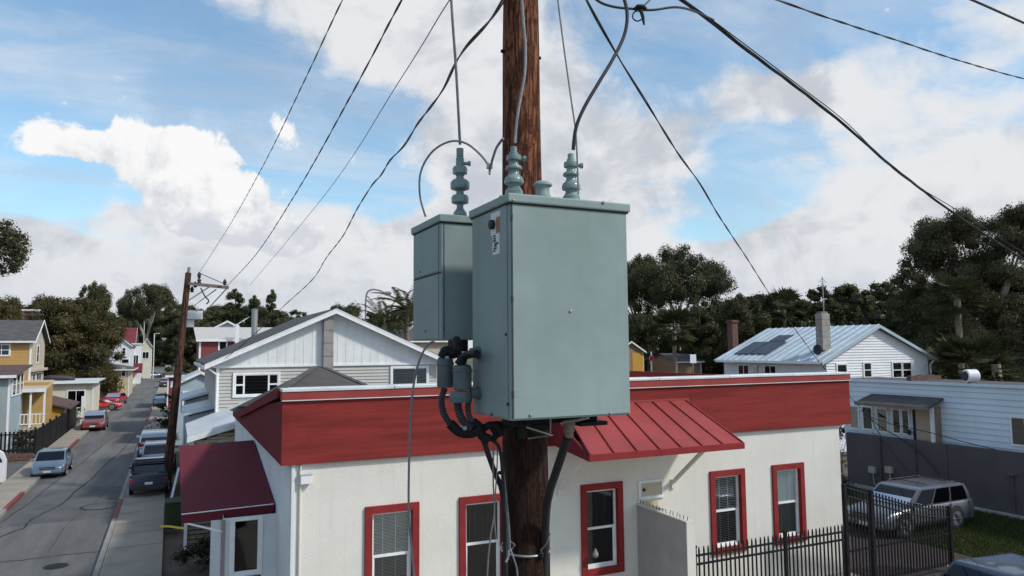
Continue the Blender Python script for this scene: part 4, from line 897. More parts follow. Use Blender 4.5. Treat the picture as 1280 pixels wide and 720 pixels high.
# side lean-tos of the grey house towards the street
ly = 29.6
q0, q1 = PY(238, 546, ly), PY(302, 526, ly)
lt = thing('lean_to', 'low lean to with pale flat roof and rough veneer wall beside the maroon awning', 'lean-to', (1.6, 31, 0))
obj('wall', B().extr([(q0.x, ly, 0), (4.2, ly, 0), (4.2, ly, q1.z+.45), (q0.x, ly, q0.z-.12)], (0, 4.2, 0)), 'old_wood', lt)
vs_ = B(); rs = random.Random(5); z = .2
while z < 3.4:
    x = q0.x+.14+rs.uniform(-.2, 0)
    while x < 4.0:
        w_ = rs.uniform(.35, .8); h_ = rs.uniform(.05, .11); xa, xb = max(x, q0.x+.14), min(x+w_, 4.1)
        if xb-xa > .1 and z+.11 < q0.z-.14+(xa-q0.x)*(q1.z-q0.z)/(q1.x-q0.x): vs_.extr([(xa, ly-.006, z+rs.uniform(-.02, .02)), (xb, ly-.006, z+rs.uniform(-.02, .02)), (xb, ly-.006, z+h_), ((xa+xb)/2, ly-.006, z+h_+rs.uniform(-.01, .03)), (xa, ly-.006, z+h_)], (0, -rs.uniform(.02, .06), 0))
        x += w_+.02
    z += .115
obj('veneer_strips', vs_, 'tan', lt, kind='stuff')
obj('roof', slab([(q0.x-.1, ly-.25, q0.z), (4.2, ly-.25, q0.z+(4.2-q0.x)*(q1.z-q0.z)/(q1.x-q0.x)), (4.2, 33.97, q1.z+.9), (q0.x-.1, 33.97, q0.z+.1)], .08), 'white_roof', lt)
obj('fascia', B().extr([(q0.x-.12, ly-.28, q0.z-.19), (q1.x+.1, ly-.28, q1.z-.16), (q1.x+.1, ly-.28, q1.z+.02), (q0.x-.12, ly-.28, q0.z+.02)], (0, .03, 0)), 'white_trim', lt)
obj('corner_board', B().box(q0.x-.06, ly-.08, 0, q0.x+.13, ly-.004, q0.z-.15), 'white_trim', lt)
for i, (px0, px1, py, Yv, lab) in enumerate(((232, 262, 518, 35.0, 'blue grey metal roofed side shed, nearest along the pavement'), (229, 259, 500, 41.0, 'blue grey metal roofed side shed behind the nearest one'))):
    a, c = PY(px0, py, Yv), PY(px1, py-9, Yv); sh = thing('side_shed', lab, 'shed', ((a.x+c.x)/2, Yv+1.5, 0), group='side sheds by the pavement')
    xr_ = gx0-.03
    obj('wall', B().box(a.x+.1, Yv, 0, xr_, Yv+4, a.z-.1).extr([(a.x+.1, Yv, a.z-.1), (xr_, Yv, a.z-.1), (xr_, Yv, c.z-.12)], (0, 4, 0)), 'bluegrey', sh)
    obj('roof', slab([(a.x-.1, Yv-.3, a.z), (xr_, Yv-.3, c.z), (xr_, Yv+4.2, c.z+.1), (a.x-.1, Yv+4.2, a.z+.1)], .05), 'metal_roof', sh)
    for k in range(5): obj('seam_rib', B().bar((a.x-.1+.01, Yv-.2+k*.95, a.z+.025), (xr_-.02, Yv-.2+k*.95, c.z+.025), .03, .03), 'metal_roof', sh)
# ---- small places along the right hand pavement, further up
house('pale_cottage', 'small pale blue cottage end on the right pavement beyond the grey house', .3, 3.6, 56, 62, 4.15, 'bluegrey', 'gable_y', 'metal_roof', .8, .25, front=[(.9, 2.4, 1.9, 3.6, TWO), (2.3, 2.4, 3.2, 3.6, TWO)])
house('barn_red_house', 'dark red house with pale corrugated roof seen over the grey roof', *[PY(x, 430, 62).x for x in (250, 352)], 62, 70, PY(280, 425, 62).z, 'barn_red', 'shed', 'beige_roof', 1.15, .3, front=[wpx(274, 427, 283, 437, 62)], trim='white_trim')
house('white_gable_house', 'small white gabled roof peeking above the dark red house', *[PY(x, 420, 75).x for x in (262, 305)], 75, 82, PY(280, 413, 75).z, 'white_siding', 'gable_y', 'white_roof', .85, .3)
w = PY(318, 413, 61.0); fl = thing('flue_pipe', 'silver flue pipe rising beside the dark red house', 'flue', (w.x, 61, 0)); tz = PY(318, 388, 61).z
obj('pipe', B().tube([(w.x, 61, 4.5), (w.x, 61, tz)], .24, 14), 'galv', fl, smooth=True); obj('cap', B().lathe([(.27, 0), (.27, .08), (.1, .12)], (w.x, 61, tz), 14), 'galv', fl)
w = PY(296, 430, 61.2); tz = PY(296, 406, 61.2).z; vp = thing('vent_post', 'white vent post with slanting arm in front of the dark red house', 'post', (w.x, 61.2, 0))
obj('post', B().box(w.x-.14, 61.1, 3.5, w.x+.14, 61.3, tz), 'white_trim', vp); e = PY(312, 396, 61.2); obj('arm', B().bar((w.x-.3, 61.2, tz-.15), e, .06), 'white_trim', vp)
house('dark_roof_house', 'grey roofed house end between the gable and the small cabinet', *[PY(x, 425, 70).x for x in (497, 570)], 70, 80, PY(530, 426, 70).z, 'tan', 'gable_x', 'shingle_grey', 1.2, .4)
house('low_shop', 'low dark red fronted shop far up the right pavement', -.2, 4, 92, 99, 3.6, 'barn_red', 'flat', 'shingle_grey', 0, .3, front=[(.5, 1, 1.8, 2.6, SIDE2)])
# ---- left side of the street
OY = 66.0
ex1 = PY(39, 424, OY).x; oz = 7.45
oh_ = house('orange_house', 'orange two storey house with grey gabled roof at the left edge', -17, ex1, OY, 72.5, oz, 'orange_siding', 'gable_x', 'shingle_grey', 1.55, .35, front=[wpx(-8, 431, 12, 444, OY, FOUR)], lapstep=.19,
            east=[(68.6, 5.7, 69.6, 7.0, TWO), (67.2, 3.4, 68.2, 4.8, TWO), (69.0, 3.4, 71.2, 4.8, SIDE2)])
obj('gable_cladding', B().extr([(ex1+.03, OY+.08, .2), (ex1+.03, 72.5, .2), (ex1+.03, 72.5, oz), (ex1+.03, 69.25, oz+1.45), (ex1+.03, OY+.08, oz)], (.012, 0, 0)), 'tan', oh_)
obj('lower_wing', B().box(-13, 63.6, 0, PY(60, 490, 63.6).x, 66, 4.25), 'orange_siding', oh_)
obj('string_course', B().box(ex1+.02, OY, 5.0, ex1+.34, 72.5, 5.2), 'tan', oh_)
gx = PY(12, 475, 58).x
an = house('grey_blue_annex', 'grey blue two storey annex with reddish roof in front of the orange house', -16, gx, 58, 63.2, PY(12, 470, 58).z, 'bluegrey', 'shed', 'roof_maroon', .55, .45, east=[(58.9, 3.6, 60.0, 5.0, TWO), (60.3, 3.6, 61.4, 5.0, TWO), (61.7, 3.6, 62.7, 5.0, TWO)])
obj('front_cladding', B().box(-16, 57.96, .1, gx-.08, 57.99, PY(12, 468, 58).z-.02), 'greygreen', an)
pk = thing('front_porch', 'white railed porch with pale posts below the orange house', 'porch', (-9, 62.5, 0))
pz = PY(45, 470, 63.5).z; p0, p1 = PY(24, 470, 63.5).x, PY(62, 470, 63.5).x
obj('porch_roof', slab([(p0, 62.2, 3.85), (p1, 62.2, 3.85), (p1, 66, 4.35), (p0, 66, 4.35)], .12), 'tan', pk); obj('fascia', B().box(p0, 62.15, 3.62, p1, 62.19, 3.87), 'white_trim', pk)
obj('deck', B().box(p0, 62.3, 0, p1, 66, 1.1), 'tan', pk)
for x in (p0+.1, (p0+p1)/2, p1-.1): obj('post', B().box(x-.06, 62.3, 1.1, x+.06, 62.42, 3.7), 'white_trim', pk)
for z in (1.3, 2.0): obj('rail', B().box(p0, 62.33, z, p1, 62.38, z+.07), 'white_trim', pk)
me = B().box(-.025, 62.34, 1.3, .025, 62.37, 2.02).mesh('baluster', 'white_trim', ORG[pk.name])
me2 = B().box(-.025, -.015, 0, .025, .015, .72).mesh('baluster', 'white_trim')
for k in range(int((p1-p0)/.24)): piece('baluster', me2, pk, (p0+.12+k*.24, 62.355, 1.3))
obj('steps', B().box(p1-1.1, 61.0, 0, p1-.1, 61.6, .55).box(p1-1.1, 61.6, 0, p1-.1, 62.3, .9), 'concrete', pk)
gy = 68.3; g0_, g1_ = PY(62, 520, gy).x, -7.55
ga = thing('yellow_garage', 'bright yellow garage with sloping reddish roof behind the fence', 'garage', ((g0_+g1_)/2, gy+3, 0))
gz_ = PY(72, 511, gy).z
obj('wall', B().box(g0_, gy, 0, g1_, gy+6, gz_).extr([(g0_, gy, gz_), (g1_, gy, gz_), (g0_, gy, gz_+.5)], (0, 6, 0)), 'yellow_stucco', ga)
obj('roof', slab([(g0_-.9, gy-.35, gz_+.75), (g1_+.4, gy-.35, gz_+.05), (g1_+.4, gy+6.2, gz_+.15), (g0_-.9, gy+6.2, gz_+.85)], .12), 'roof_maroon', ga)
obj('corner_post', B().box(g1_-.06, gy-.04, 0, g1_+.08, gy+.1, gz_), 'white_trim', ga)
cy = 84
cz = house('cream_bungalow', 'cream low building with white flat roof behind the yellow garage', PY(57, 490, cy).x, PY(116, 490, cy).x, cy, cy+8, PY(90, 478, cy).z, 'cream_pale', 'flat', 'white_roof', 0, .5, front=[wpx(84, 488, 106, 510, cy, SIDE2)], cat='building')
rt = thing('roof_tarp', 'dark rolled tarp lying on the white flat roof', 'tarp', PY(72, 474, cy+2)); w = PY(72, 474, cy+2); hz = PY(90, 478, cy).z+.12
obj('roll', B().tube(smooth_path([(w.x-1.4, cy+2, hz+.25), (w.x-.4, cy+2, hz+.32), (w.x+.8, cy+2.2, hz+.24), (w.x+1.5, cy+2.3, hz+.12)], 5), [.15]*3+[.28]*9+[.22]*3+[.1], 8), 'plastic_dark', rt, smooth=True)
yy = 118
yh = house('yellow_bungalow', 'yellow bungalow with grey hipped roof up the left side', PY(78, 470, yy).x, PY(161, 470, yy).x, yy, yy+12, PY(130, 462, yy).z, 'cream', 'hip', 'shingle_grey', 1.0, .7, front=[wpx(135, 463.5, 141, 472.5, yy, TWO), wpx(152, 460.5, 157, 470, yy, TWO), wpx(135, 479.5, 147, 484.5, yy)])
wy = 150
wh = house('white_tall_house', 'white two storey house with gabled front further up the left side', PY(122, 450, wy).x, PY(163.5, 450, wy).x, wy, wy+14, PY(163, 432, wy).z, 'white_siding', 'gable_y', 'shingle_grey', PY(134, 418, wy).z-PY(163, 432, wy).z, .3, front=[wpx(153, 435, 157, 442, wy, TWO), wpx(127, 434, 134, 437.5, wy), wpx(152, 449, 161, 454, wy)], corner=False)
ry = 168
rh = house('red_roof_hall', 'hall with steep red roof and white gable edge behind the white house', PY(139, 430, ry).x, PY(167.5, 430, ry).x, ry, ry+12, PY(150, 431, ry).z, 'cream_pale', 'gable_x', 'roof_red', PY(150, 410, ry+6).z-PY(150, 431, ry).z, .3)
house('pale_shop', 'small pale shop front with red base next to the white house', PY(164, 450, 162).x, PY(175, 450, 162).x, 162, 172, PY(168, 430, 162).z, 'white_siding', 'flat', 'white_roof', 0, .2, front=[wpx(166.5, 444, 173, 455, 162, SIDE2)])
tag(obj('red_awning', slab([(PY(163, 460, 160).x, 158.5, PY(163, 463, 158.5).z), (PY(178, 460, 160).x, 158.5, PY(178, 463, 158.5).z), (PY(178, 455, 160).x, 162, PY(178, 454, 162).z), (PY(163, 455, 160).x, 162, PY(163, 454, 162).z)], .5), 'canvas'), 'red awning over the far pale shop front', 'awning')
house('far_grey_house', 'small grey house at the far end of the left pavement', PY(176, 450, 195).x, PY(189, 450, 195).x, 195, 203, PY(182, 432, 195).z, 'cream_pale', 'gable_y', 'shingle_grey', 1.6, .3, front=[wpx(178, 440, 186, 448, 195, SIDE2)])
house('hilltop_house', 'cream house showing between the trees above the orange house', *[PY(x, 395, 120).x for x in (22, 46)], 120, 130, PY(30, 388, 120).z, 'cream_pale', 'flat', 'white_roof', 0, .4)
tag(obj('brick_stack', B().box(PY(30, 400, 118).x, 118, 4, PY(38, 400, 118).x, 119, PY(34, 390, 118).z).box(PY(30, 400, 118).x-.1, 117.9, PY(34, 390, 118).z, PY(38, 400, 118).x+.1, 119.1, PY(34, 390, 118).z+.2), 'brick'), 'brick red chimney stack above the orange house roof', 'chimney')
# ---- right: white house with metal roof
HY = 32.0; hx0, hx1 = 36.4, 45.9; hxm = 40.95; hap = 7.75; he = 5.75; hb_ = 41.0
wr = thing('white_siding_house', 'white sided house with pale metal roof behind the red parapet', 'house', (hxm, 40, 0))
obj('wall', B().box(hx0, HY, 0, hx1, hb_, he).extr([(hx0, HY, he), (hx1, HY, he), (hxm, HY, hap-.12)], (0, hb_-HY, 0)), 'white_siding', wr)
s_ = B(); kk = (hap-.12-he)/(hxm-hx0)
lap(s_, (0, HY, 0), (1, 0, 0), dict(z0=1, z1=hap-.14, f=lambda z: (hx0, hx1) if z <= he else (hx0+(z-he)/kk, hx1-(z-he)/((hap-.12-he)/(hx1-hxm)))), .17, .05)
lap(s_, (hx0, 0, 0), (0, -1, 0), dict(z0=2, z1=he, f=lambda z: (-hb_, -HY)), .17, .05); obj('siding', s_, 'white_siding', wr, kind='stuff')
for s, xe in ((-1, 35.7), (1, 46.5)):
    ze = he-abs(xe-(hx0 if s < 0 else hx1))*.42
    obj('roof', slab([(xe, HY-.35, ze+.1), (hxm, HY-.35, hap+.1), (hxm, hb_+.3, hap+.1), (xe, hb_+.3, ze+.1)], .08), 'metal_roof', wr)
    obj('barge_board', B().extr([(xe, HY-.39, ze-.12), (hxm, HY-.39, hap-.12), (hxm, HY-.39, hap+.08), (xe, HY-.39, ze+.08)], (0, .035, 0)), 'bluegrey', wr)
    if s < 0:
        k = 0; y = HY-.3
        while y < hb_+.2:
            obj('seam_rib', B().bar((xe, y, ze+.125), (hxm, y, hap+.125), .05, .05), 'metal_roof', wr); y += .62
        obj('gutter', B().box(xe-.12, HY-.3, ze-.05, xe, hb_, ze+.09), 'white_trim', wr)
        # dark solar panels on the near slope
        for (ya, yb, ta, tb) in ((37.0, 38.5, .16, .52), (38.6, 40.1, .16, .52), (37.3, 38.7, .54, .72)):
            pq = lambda t, y: Vector((xe+(hxm-xe)*t, y, ze+(hap-ze)*t+.19)); obj('solar_panel', slab([pq(ta, ya), pq(tb, ya), pq(tb, yb), pq(ta, yb)], .05), 'solar', wr)
obj('downspout', B().tube([(46.4, HY-.2, 5.6), (46.0, HY-.12, 5.2), (46.0, HY-.1, 1)], .06, 8), 'white_trim', wr, smooth=True)
for q, pn in (((1079.5, 453.5, 1087.5, 471.5), TWO), ((1115.5, 453, 1125.5, 472), TWO), ((1128, 453, 1137.5, 472), TWO), ((1046, 455.5, 1057, 472), ONE)):
    window(wr, (0, HY, 0), (1, 0, 0), *wpx(*q, HY)[:4], 'white_trim', .08, .09, pn, depth=.06, rd=.02)
for ya in (36, 38.5): window(wr, (hx0, 0, 0), (0, -1, 0), -ya-1.0, 4.0, -ya, 5.2, 'white_trim', .08, .09, SIDE2, depth=.06, rd=.02)
w = PY(1033, 450, 32.6); c0 = PY(1029, 438, 32.6); c1_ = PY(1037, 392, 32.6); cyb = PX(1019.5, 415, c0.x).y
ch = thing('block_chimney', 'square concrete block chimney on a thin stalk at the white house corner', 'chimney', (w.x, 33, 0))
nz = 6
for k in range(nz):
    za, zb_ = c0.z+(c1_.z-c0.z)*k/nz, c0.z+(c1_.z-c0.z)*(k+1)/nz; j = random.uniform(-.008, .008)
    obj('block', B().box(c0.x+j, 32.6+j, za+.006, c1_.x+j, cyb+j, zb_-.006), 'block', ch, bevel=.01)
obj('crown', B().box(c0.x+.06, 32.68, c1_.z-.005, c1_.x-.06, cyb-.08, c1_.z+.13), 'old_wood', ch)
obj('stalk', B().box(w.x-.08, 32.7, 3.5, w.x+.12, 32.95, c0.z+.02), 'old_wood', ch)
at_ = thing('roof_antenna', 'thin tv antenna mast rising from the block chimney', 'antenna', (w.x, 33.2, c1_.z)); tz = PY(1029, 346, 33.2).z; ax = PY(1029, 370, 33.2).x
obj('mast', B().tube([(ax, 33.2, c1_.z), (ax, 33.2, tz)], .03, 6), 'galv', at_)
for k, (dz_, l_) in enumerate(((.12, .14), (.3, .36), (.42, .2))): obj('element', B().bar((ax-l_, 33.2, tz-dz_), (ax+l_, 33.2, tz-dz_-.05), .025), 'galv', at_)
for s in (-1, 1): obj('stay', B().bar((ax, 33.2, tz-.1), (ax+s*.34, 33.2, tz-.36), .018), 'galv', at_)
w = PY(919, 415, 46); tag(obj('brick_chimney', B().box(w.x-.30, 46, 3, w.x+.30, 46.6, PY(919, 400, 46).z).box(w.x-.38, 45.9, PY(919, 403, 46).z, w.x+.38, 46.7, PY(919, 401, 46).z), 'brick'), 'narrow brick chimney left of the metal roof', 'chimney')
vx = PY(991, 455, 37); vt = thing('gas_flue', 'small grey flue on the side of the white house', 'flue', (35.6, 37, 4)); obj('pipe', B().tube([(35.55, 37, 4.0), (35.55, 37, 5.1)], .16, 10), 'galv', vt); obj('cowl', B().lathe([(.2, 0), (.2, .12), (.05, .2)], (35.55, 37, 5.1), 10), 'galv', vt)
sdv = PY(1022, 437, 32.5); ds = thing('satellite_dish', 'dark satellite dish beside the block chimney', 'satellite dish', (35.4, 32.6, 5.3)); obj('dish', B().lathe([(.02, .1), (.2, .06), (.34, 0), (.34, -.02), (.18, .03)], (sdv.x, 32.5, sdv.z), 14, 'x'), 'plastic_dark', ds, smooth=True); obj('arm', B().tube([(sdv.x, 32.5, sdv.z), (sdv.x-.4, 32.5, sdv.z-.1)], .02, 5), 'plastic_dark', ds)
# ---- small things seen over the roof between cabinet and white house
TY = 72
th = house('timber_hut', 'small ochre timber hut with gabled roof beside the cabinet edge', PY(772, 450, TY).x, PY(804, 450, TY).x, TY, TY+5, PY(800, 439, TY).z, 'tanwood', 'gable_y', 'brick', 1.1, .3, cat='hut')
obj('ochre_front', B().box(PY(790, 450, TY).x, TY-.05, 0, PY(804, 450, TY).x, TY-.01, PY(800, 441, TY).z), 'yellow_stucco', th)
SY_ = 66; w = PY(814.5, 448, SY_)
ss = thing('stop_sign', 'red octagonal road sign on a white post beyond the parapet', 'road sign', (w.x, SY_, 0)); rr_ = .31
obj('post', B().bar((w.x, SY_+.05, 0), (w.x, SY_+.05, w.z+.75), .12), 'white_trim', ss)
obj('backing', B().extr([(w.x+rr_*1.12*math.cos(rad(22.5+45*k)), SY_, w.z+rr_*1.12*math.sin(rad(22.5+45*k))) for k in range(8)], (0, .02, 0)), 'sign_white', ss)
obj('face', B().extr([(w.x+rr_*math.cos(rad(22.5+45*k)), SY_-.012, w.z+rr_*math.sin(rad(22.5+45*k))) for k in range(8)], (0, .008, 0)), 'sign_red', ss)
a, c = PY(863, 454, 60), PY(870, 443, 60); nb = thing('notice_board', 'blank white notice board standing beyond the parapet', 'sign', ((a.x+c.x)/2, 60, 0)); obj('board', B().box(a.x, 60, a.z, c.x, 60.05, c.z), 'sign_white', nb); obj('post', B().box((a.x+c.x)/2-.05, 60.05, 0, (a.x+c.x)/2+.05, 60.15, c.z-.1), 'old_wood', nb)
house('brown_hut', 'dark brown hut with white edged sloping roof behind the notice board', PY(846, 455, 70).x, PY(876, 455, 70).x, 70, 76, PY(846, 452, 70).z, 'tanwood', 'gable_x', 'shingle_grey', .9, .3, cat='hut')
# ---- blue building on the right with dark yard wall
BXw = 29.5; WX = 28.9
bl = thing('blue_building', 'long pale blue clapboard building with flat roof on the right', 'building', (BXw+4, 14, 0))
yN = PX(1059, 500, BXw).y+.2; yS = 2.0; ztop = PX(1060, 475, BXw).z+.02
obj('wall', B().box(BXw+.03, yS, 0, BXw+2.6, yN, ztop-.05), 'blue_board', bl)
bz = 2.0; bh = .235; k = 0
me = None
while bz < ztop-.02:
    hh = min(bh, ztop-bz)
    # two board lengths per course, staggered joints
    jy = 9.0+(k*2.37) % 7
    for (ya, yb) in ((yS, jy-.004), (jy+.004, yN)):
        obj('board', B().extr([(BXw+.03, ya, bz+.004), (BXw-.045, ya, bz+.004), (BXw-.004, ya, bz+hh), (BXw+.03, ya, bz+hh)], (0, yb-ya, 0)), 'blue_board', bl)
    bz += hh; k += 1
obj('roof', B().box(BXw-.1, yS, ztop+.002, BXw+2.7, yN+.1, ztop+.05), 'shingle_grey', bl); obj('roof_edge', B().box(BXw-.13, yS, ztop-.06, BXw-.101, yN+.1, ztop+.055), 'blue_board', bl)
def bw_(px0, py0, px1, py1, pn, **k2):
    p, q = PX(px0, (py0+py1)/2, BXw), PX(px1, (py0+py1)/2, BXw); xm_ = (px0+px1)/2
    z1, z0 = PX(xm_, py0, BXw).z, PX(xm_, py1, BXw).z
    return window(bl, (BXw, 0, 0), (0, -1, 0), -p.y, z0, -q.y, z1, 'white_trim', .05, .08, pn, .03, 'glass_dark', .05, rd=.012, **k2)
for q in ((1064, 508, 1074, 535), (1080, 509, 1091, 536), (1098, 511, 1110, 539), (1117.5, 512, 1126, 541), (1129, 513, 1137, 542)): bw_(*q, ONE)
bw_(1266, 523, 1300, 557, SIDE2)
y1 = PX(1143, 540, BXw).y; y0 = PX(1178, 540, BXw).y
dr = obj('entrance', B().box(BXw-.05, y0+.25, 1.4, BXw+.02, y1, 3.72), 'tan', bl, label='tan entrance door recess')
obj('post', B().box(BXw-.5, y0+.05, 1.2, BXw-.38, y0+.18, 3.9), 'white_trim', dr); obj('side_screen', B().box(BXw-.36, y0, 1.2, BXw-.03, y0+.06, 3.9), 'tanwood', dr); obj('dark_jamb', B().box(BXw-.07, y1-.12, 1.4, BXw-.045, y1, 3.7), 'dark_room', dr)
pa, pb = PX(1090, 490, BXw), PX(1180, 505, BXw)
aw2 = obj('door_canopy', slab([(BXw-.02, pa.y, 4.28), (BXw-.02, y0-.15, 4.28), (BXw-1.05, y0-.15, 3.93), (BXw-1.05, pa.y+.1, 3.93)], .10), 'shingle_grey', bl); obj('canopy_fascia', B().box(BXw-1.08, y0-.15, 3.80, BXw-1.052, pa.y+.1, 3.94), 'old_wood', aw2)
w = PX(1119, 556, BXw); obj('porch_light', B().lathe([(.05, 0), (.09, .05), (.09, .16), (.03, .22)], (BXw-.15, y1+.15, 2.6), 10), 'plastic_dark', bl)
# things on its roof
w = PZ(1214, 470, ztop+.35); rv = thing('roof_ventilator', 'white drum ventilator lying on the blue building roof', 'ventilator', (w.x, w.y, ztop)); dd = Vector((.8, -.6, 0))
obj('drum', B().tube([w-R0*.24, w-R0*.22, w+R0*.2, w+R0*.24], [.24, .27, .27, .22], 18), 'white_trim', rv, smooth=True); obj('dark_mouth', B().tube([w-R0*.30, w-R0*.235], [.18, .2], 14), 'plastic_dark', rv); obj('foot', B().box(w.x-.1, w.y-.1, ztop+.05, w.x+.1, w.y+.1, w.z-.2), 'galv', rv)
w = PZ(1155, 474, ztop+.1); bs = thing('brick_curb', 'low brown brick curb along the back of the blue roof', 'curb', (w.x, w.y, ztop))
for k in range(9): obj('brick', B().box(w.x-1.0+k*.23, w.y-.1, ztop+.05, w.x-.78+k*.23, w.y+.12, ztop+.26+random.uniform(-.02, .03)), 'brick', bs)
# dark yard wall
yw = thing('yard_wall', 'tall dark grey yard wall below the blue building', 'wall', (WX, 14, 0)); wN = PX(1058, 560, WX).y; wzN = PX(1062, 541, WX).z
obj('masonry', B().box(WX, 2, 0, WX+.3, wN, wzN), 'dark_wall', yw, bevel=.015)
for ya in (6, 10.5, 15, 19.5): obj('expansion_joint', B().box(WX-.004, ya, .05, WX+.01, ya+.02, wzN-.02), 'rubber', yw)
obj('footing', B().box(WX-.16, 2, -.01, WX-.003, wN, .13), 'stucco_grey', yw, bevel=.01)
for q in ((1092, 587), (1113, 587)):
    w = PX(*q, WX); bx = obj('utility_box', B().box(WX-.16, w.y-.17, w.z-.14, WX-.002, w.y+.17, w.z+.14), 'stucco_grey', yw, bevel=.01); obj('pipe', B().tube([(WX-.06, w.y, w.z-.14), (WX-.06, w.y-.05, w.z-.6), (WX-.1, w.y-.5, w.z-.85)], .03, 7), 'galv', bx, smooth=True)
for q in ((1103, 600), (1146, 590)): w = PX(*q, WX); obj('pipe', B().tube([(WX-.05, w.y, .1), (WX-.05, w.y, wzN-.05)], .035, 8), 'dark_wall', yw)
w = PX(1266, 593, WX); obj('wall_hook', B().box(WX-.2, w.y-.15, w.z-.03, WX-.002, w.y+.15, w.z+.03), 'dark_wall', yw); obj('pipe', B().tube([(WX-.05, w.y, .1), (WX-.05, w.y, w.z)], .03, 8), 'dark_wall', yw)
p = PX(1077, 511, BXw-.1); obj('service_knob', B().lathe([(.05, -.1), (.08, 0), (.05, .1)], p, 10), 'white_trim', bl, smooth=True)
def wall_line(label, pts, r):
    tag(obj('wall_cable', B().tube(smooth_path([PX(x, y, BXw-.25 if i_ == 0 else WX-.15) for i_, (x, y) in enumerate(pts)], 6), r, 5), 'cable_black', smooth=True), label, 'cable')
wall_line('black cable sagging across the dark wall from the window bracket', [(1077, 513), (1100, 533), (1122, 546), (1150, 566), (1175, 594)], .022)
wall_line('thin black cable drooping along the top of the dark wall', [(1084, 520), (1115, 530), (1160, 540), (1200, 551), (1245, 562)], .016)
wall_line('thin pale cable slanting steeply over the dark wall', [(1090, 540), (1109, 557), (1128, 582), (1142, 600)], .012)
wall_line('thin cable beside the left windows of the blue building', [(1085, 514), (1093, 532), (1101, 545)], .018)

# ================================================================== FENCES
fx0, fx1 = PZ(868, 687, 1.75), PZ(1057, 657, 1.75); FY = (fx0.y+fx1.y)/2
fn = thing('iron_fence', 'black iron picket fence in front of the cream building', 'fence', ((fx0.x+fx1.x)/2, FY, 0))
n = int((fx1.x-fx0.x)/.133)
mp = B().box(-.016, -.016, .05, .016, .016, 1.72).extr([(-.016, -.016, 1.72), (.016, -.016, 1.72), (0, -.016, 1.80)], (0, .032, 0)).mesh('picket', 'black_steel')
for k in range(1, n): piece('picket', mp, fn, (fx0.x+(fx1.x-fx0.x)*k/n, FY, random.uniform(-.004, .004)), (0, random.uniform(-.006, .006), 0))
for z in (1.58, 1.38, .2): obj('rail', B().box(fx0.x, FY-.022, z, fx1.x, FY+.022, z+.045), 'black_steel', fn)
pm = PZ(978, 668, 1.75).x
for x, top in ((fx0.x, 1.8), (pm, 1.82)):
    po_ = obj('post', B().box(x-.04, FY-.04, 0, x+.04, FY+.04, top), 'black_steel', fn, bevel=.005); obj('post_cap', B().box(x-.05, FY-.05, top, x+.05, FY+.05, top+.04), 'black_steel', po_)
# swing gate with swooping top
gt = thing('iron_gate', 'tall black iron driveway gate with swooping top before the silver suv', 'gate', (fx1.x+2.2, FY, 0))
topP = [(1057, 607), (1088, 616), (1115, 624), (1140, 631), (1163, 634), (1186, 635)]
TP = [PY(x, y, FY) for x, y in topP]
def gate_top(x):
    for a, c in zip(TP, TP[1:]):
        if x <= c.x: t = max(0, (x-a.x)/(c.x-a.x)); return a.z+(c.z-a.z)*t
    return TP[-1].z
gx0_, gx1_ = fx1.x+.1, TP[-1].x; n = int((gx1_-gx0_)/.125)
for k in range(1, n):
    x = gx0_+(gx1_-gx0_)*k/n; obj('picket', B().box(x-.016, FY-.016, .18, x+.016, FY+.016, gate_top(x)+.05), 'black_steel', gt)
for off in (0, -.22): obj('swoop_rail', B().tube([(x, FY, gate_top(x)-.05+off) for x in [gx0_+(gx1_-gx0_)*i/20 for i in range(21)]], .026, 6), 'black_steel', gt)
for z in (.22, 1.05): obj('rail', B().box(gx0_, FY-.02, z, gx1_, FY+.02, z+.05), 'black_steel', gt)
for x, top in ((TP[1].x, TP[1].z+.08), (gx1_, TP[-1].z+.05), (fx1.x, TP[0].z+.05)): obj('post', B().box(x-.05, FY-.05, 0, x+.05, FY+.05, top), 'black_steel', gt, bevel=.006)
# left: dark fence on low brick wall, along the pavement
lf = thing('street_fence', 'dark picket fence running along the left pavement', 'fence', (-7.4, 60, 0))
y = 53.0; me = B().box(-.02, .01, 0, .02, .15, 1.62).mesh('picket', 'black_steel')
while y < 68.2: piece('picket', me, lf, (-7.38, y, .1+random.uniform(-.03, .03))); y += .175
for y in (53, 56, 59, 62, 65, 68.1): obj('post', B().box(-7.45, y-.06, 0, -7.33, y+.06, 1.9), 'black_steel', lf)
for z in (.3, 1.4): obj('rail', B().box(-7.36, 53, z, -7.32, 68.1, z+.08), 'black_steel', lf)
l2 = thing('yard_fence', 'dark picket fence on a low reddish brick base at the left edge', 'fence', (-11, 52.9, 0))
me = B().box(0, -.02, 0, .10, .02, 1.3).mesh('picket', 'black_steel'); x = -15.
while x < -7.5: piece('picket', me, l2, (x, 52.75, .42+random.uniform(-.02, .02))); x += .21
for z in (.55, 1.5): obj('rail', B().box(-15, 52.78, z, -7.45, 52.84, z+.08), 'black_steel', l2)
obj('base', B().box(-15, 52.55, 0, -7.42, 52.95, .36), 'brick', l2)
for r_ in range(2):
    for k in range(18): piece('brick', bpy.data.meshes.get('base_brick') or B().box(0, 0, 0, .40, .05, .15).mesh('base_brick', 'brick'), l2, (-15+k*.42+(r_ % 2)*.2, 52.505, .02+r_*.17))
dg = thing('board_gate', 'dark board gate between the yellow garage and the maroon car', 'gate', (-7, 69.5, 0))
for k in range(10): obj('board', B().box(-7.4+.0, 69.2+k*.5, 0, -7.34, 69.66+k*.5, 2.1+random.uniform(-.03, .03)), 'black_steel', dg)
obj('post', B().box(-7.0, 74.0, 0, -6.8, 74.2, 2.6), 'white_trim', dg)
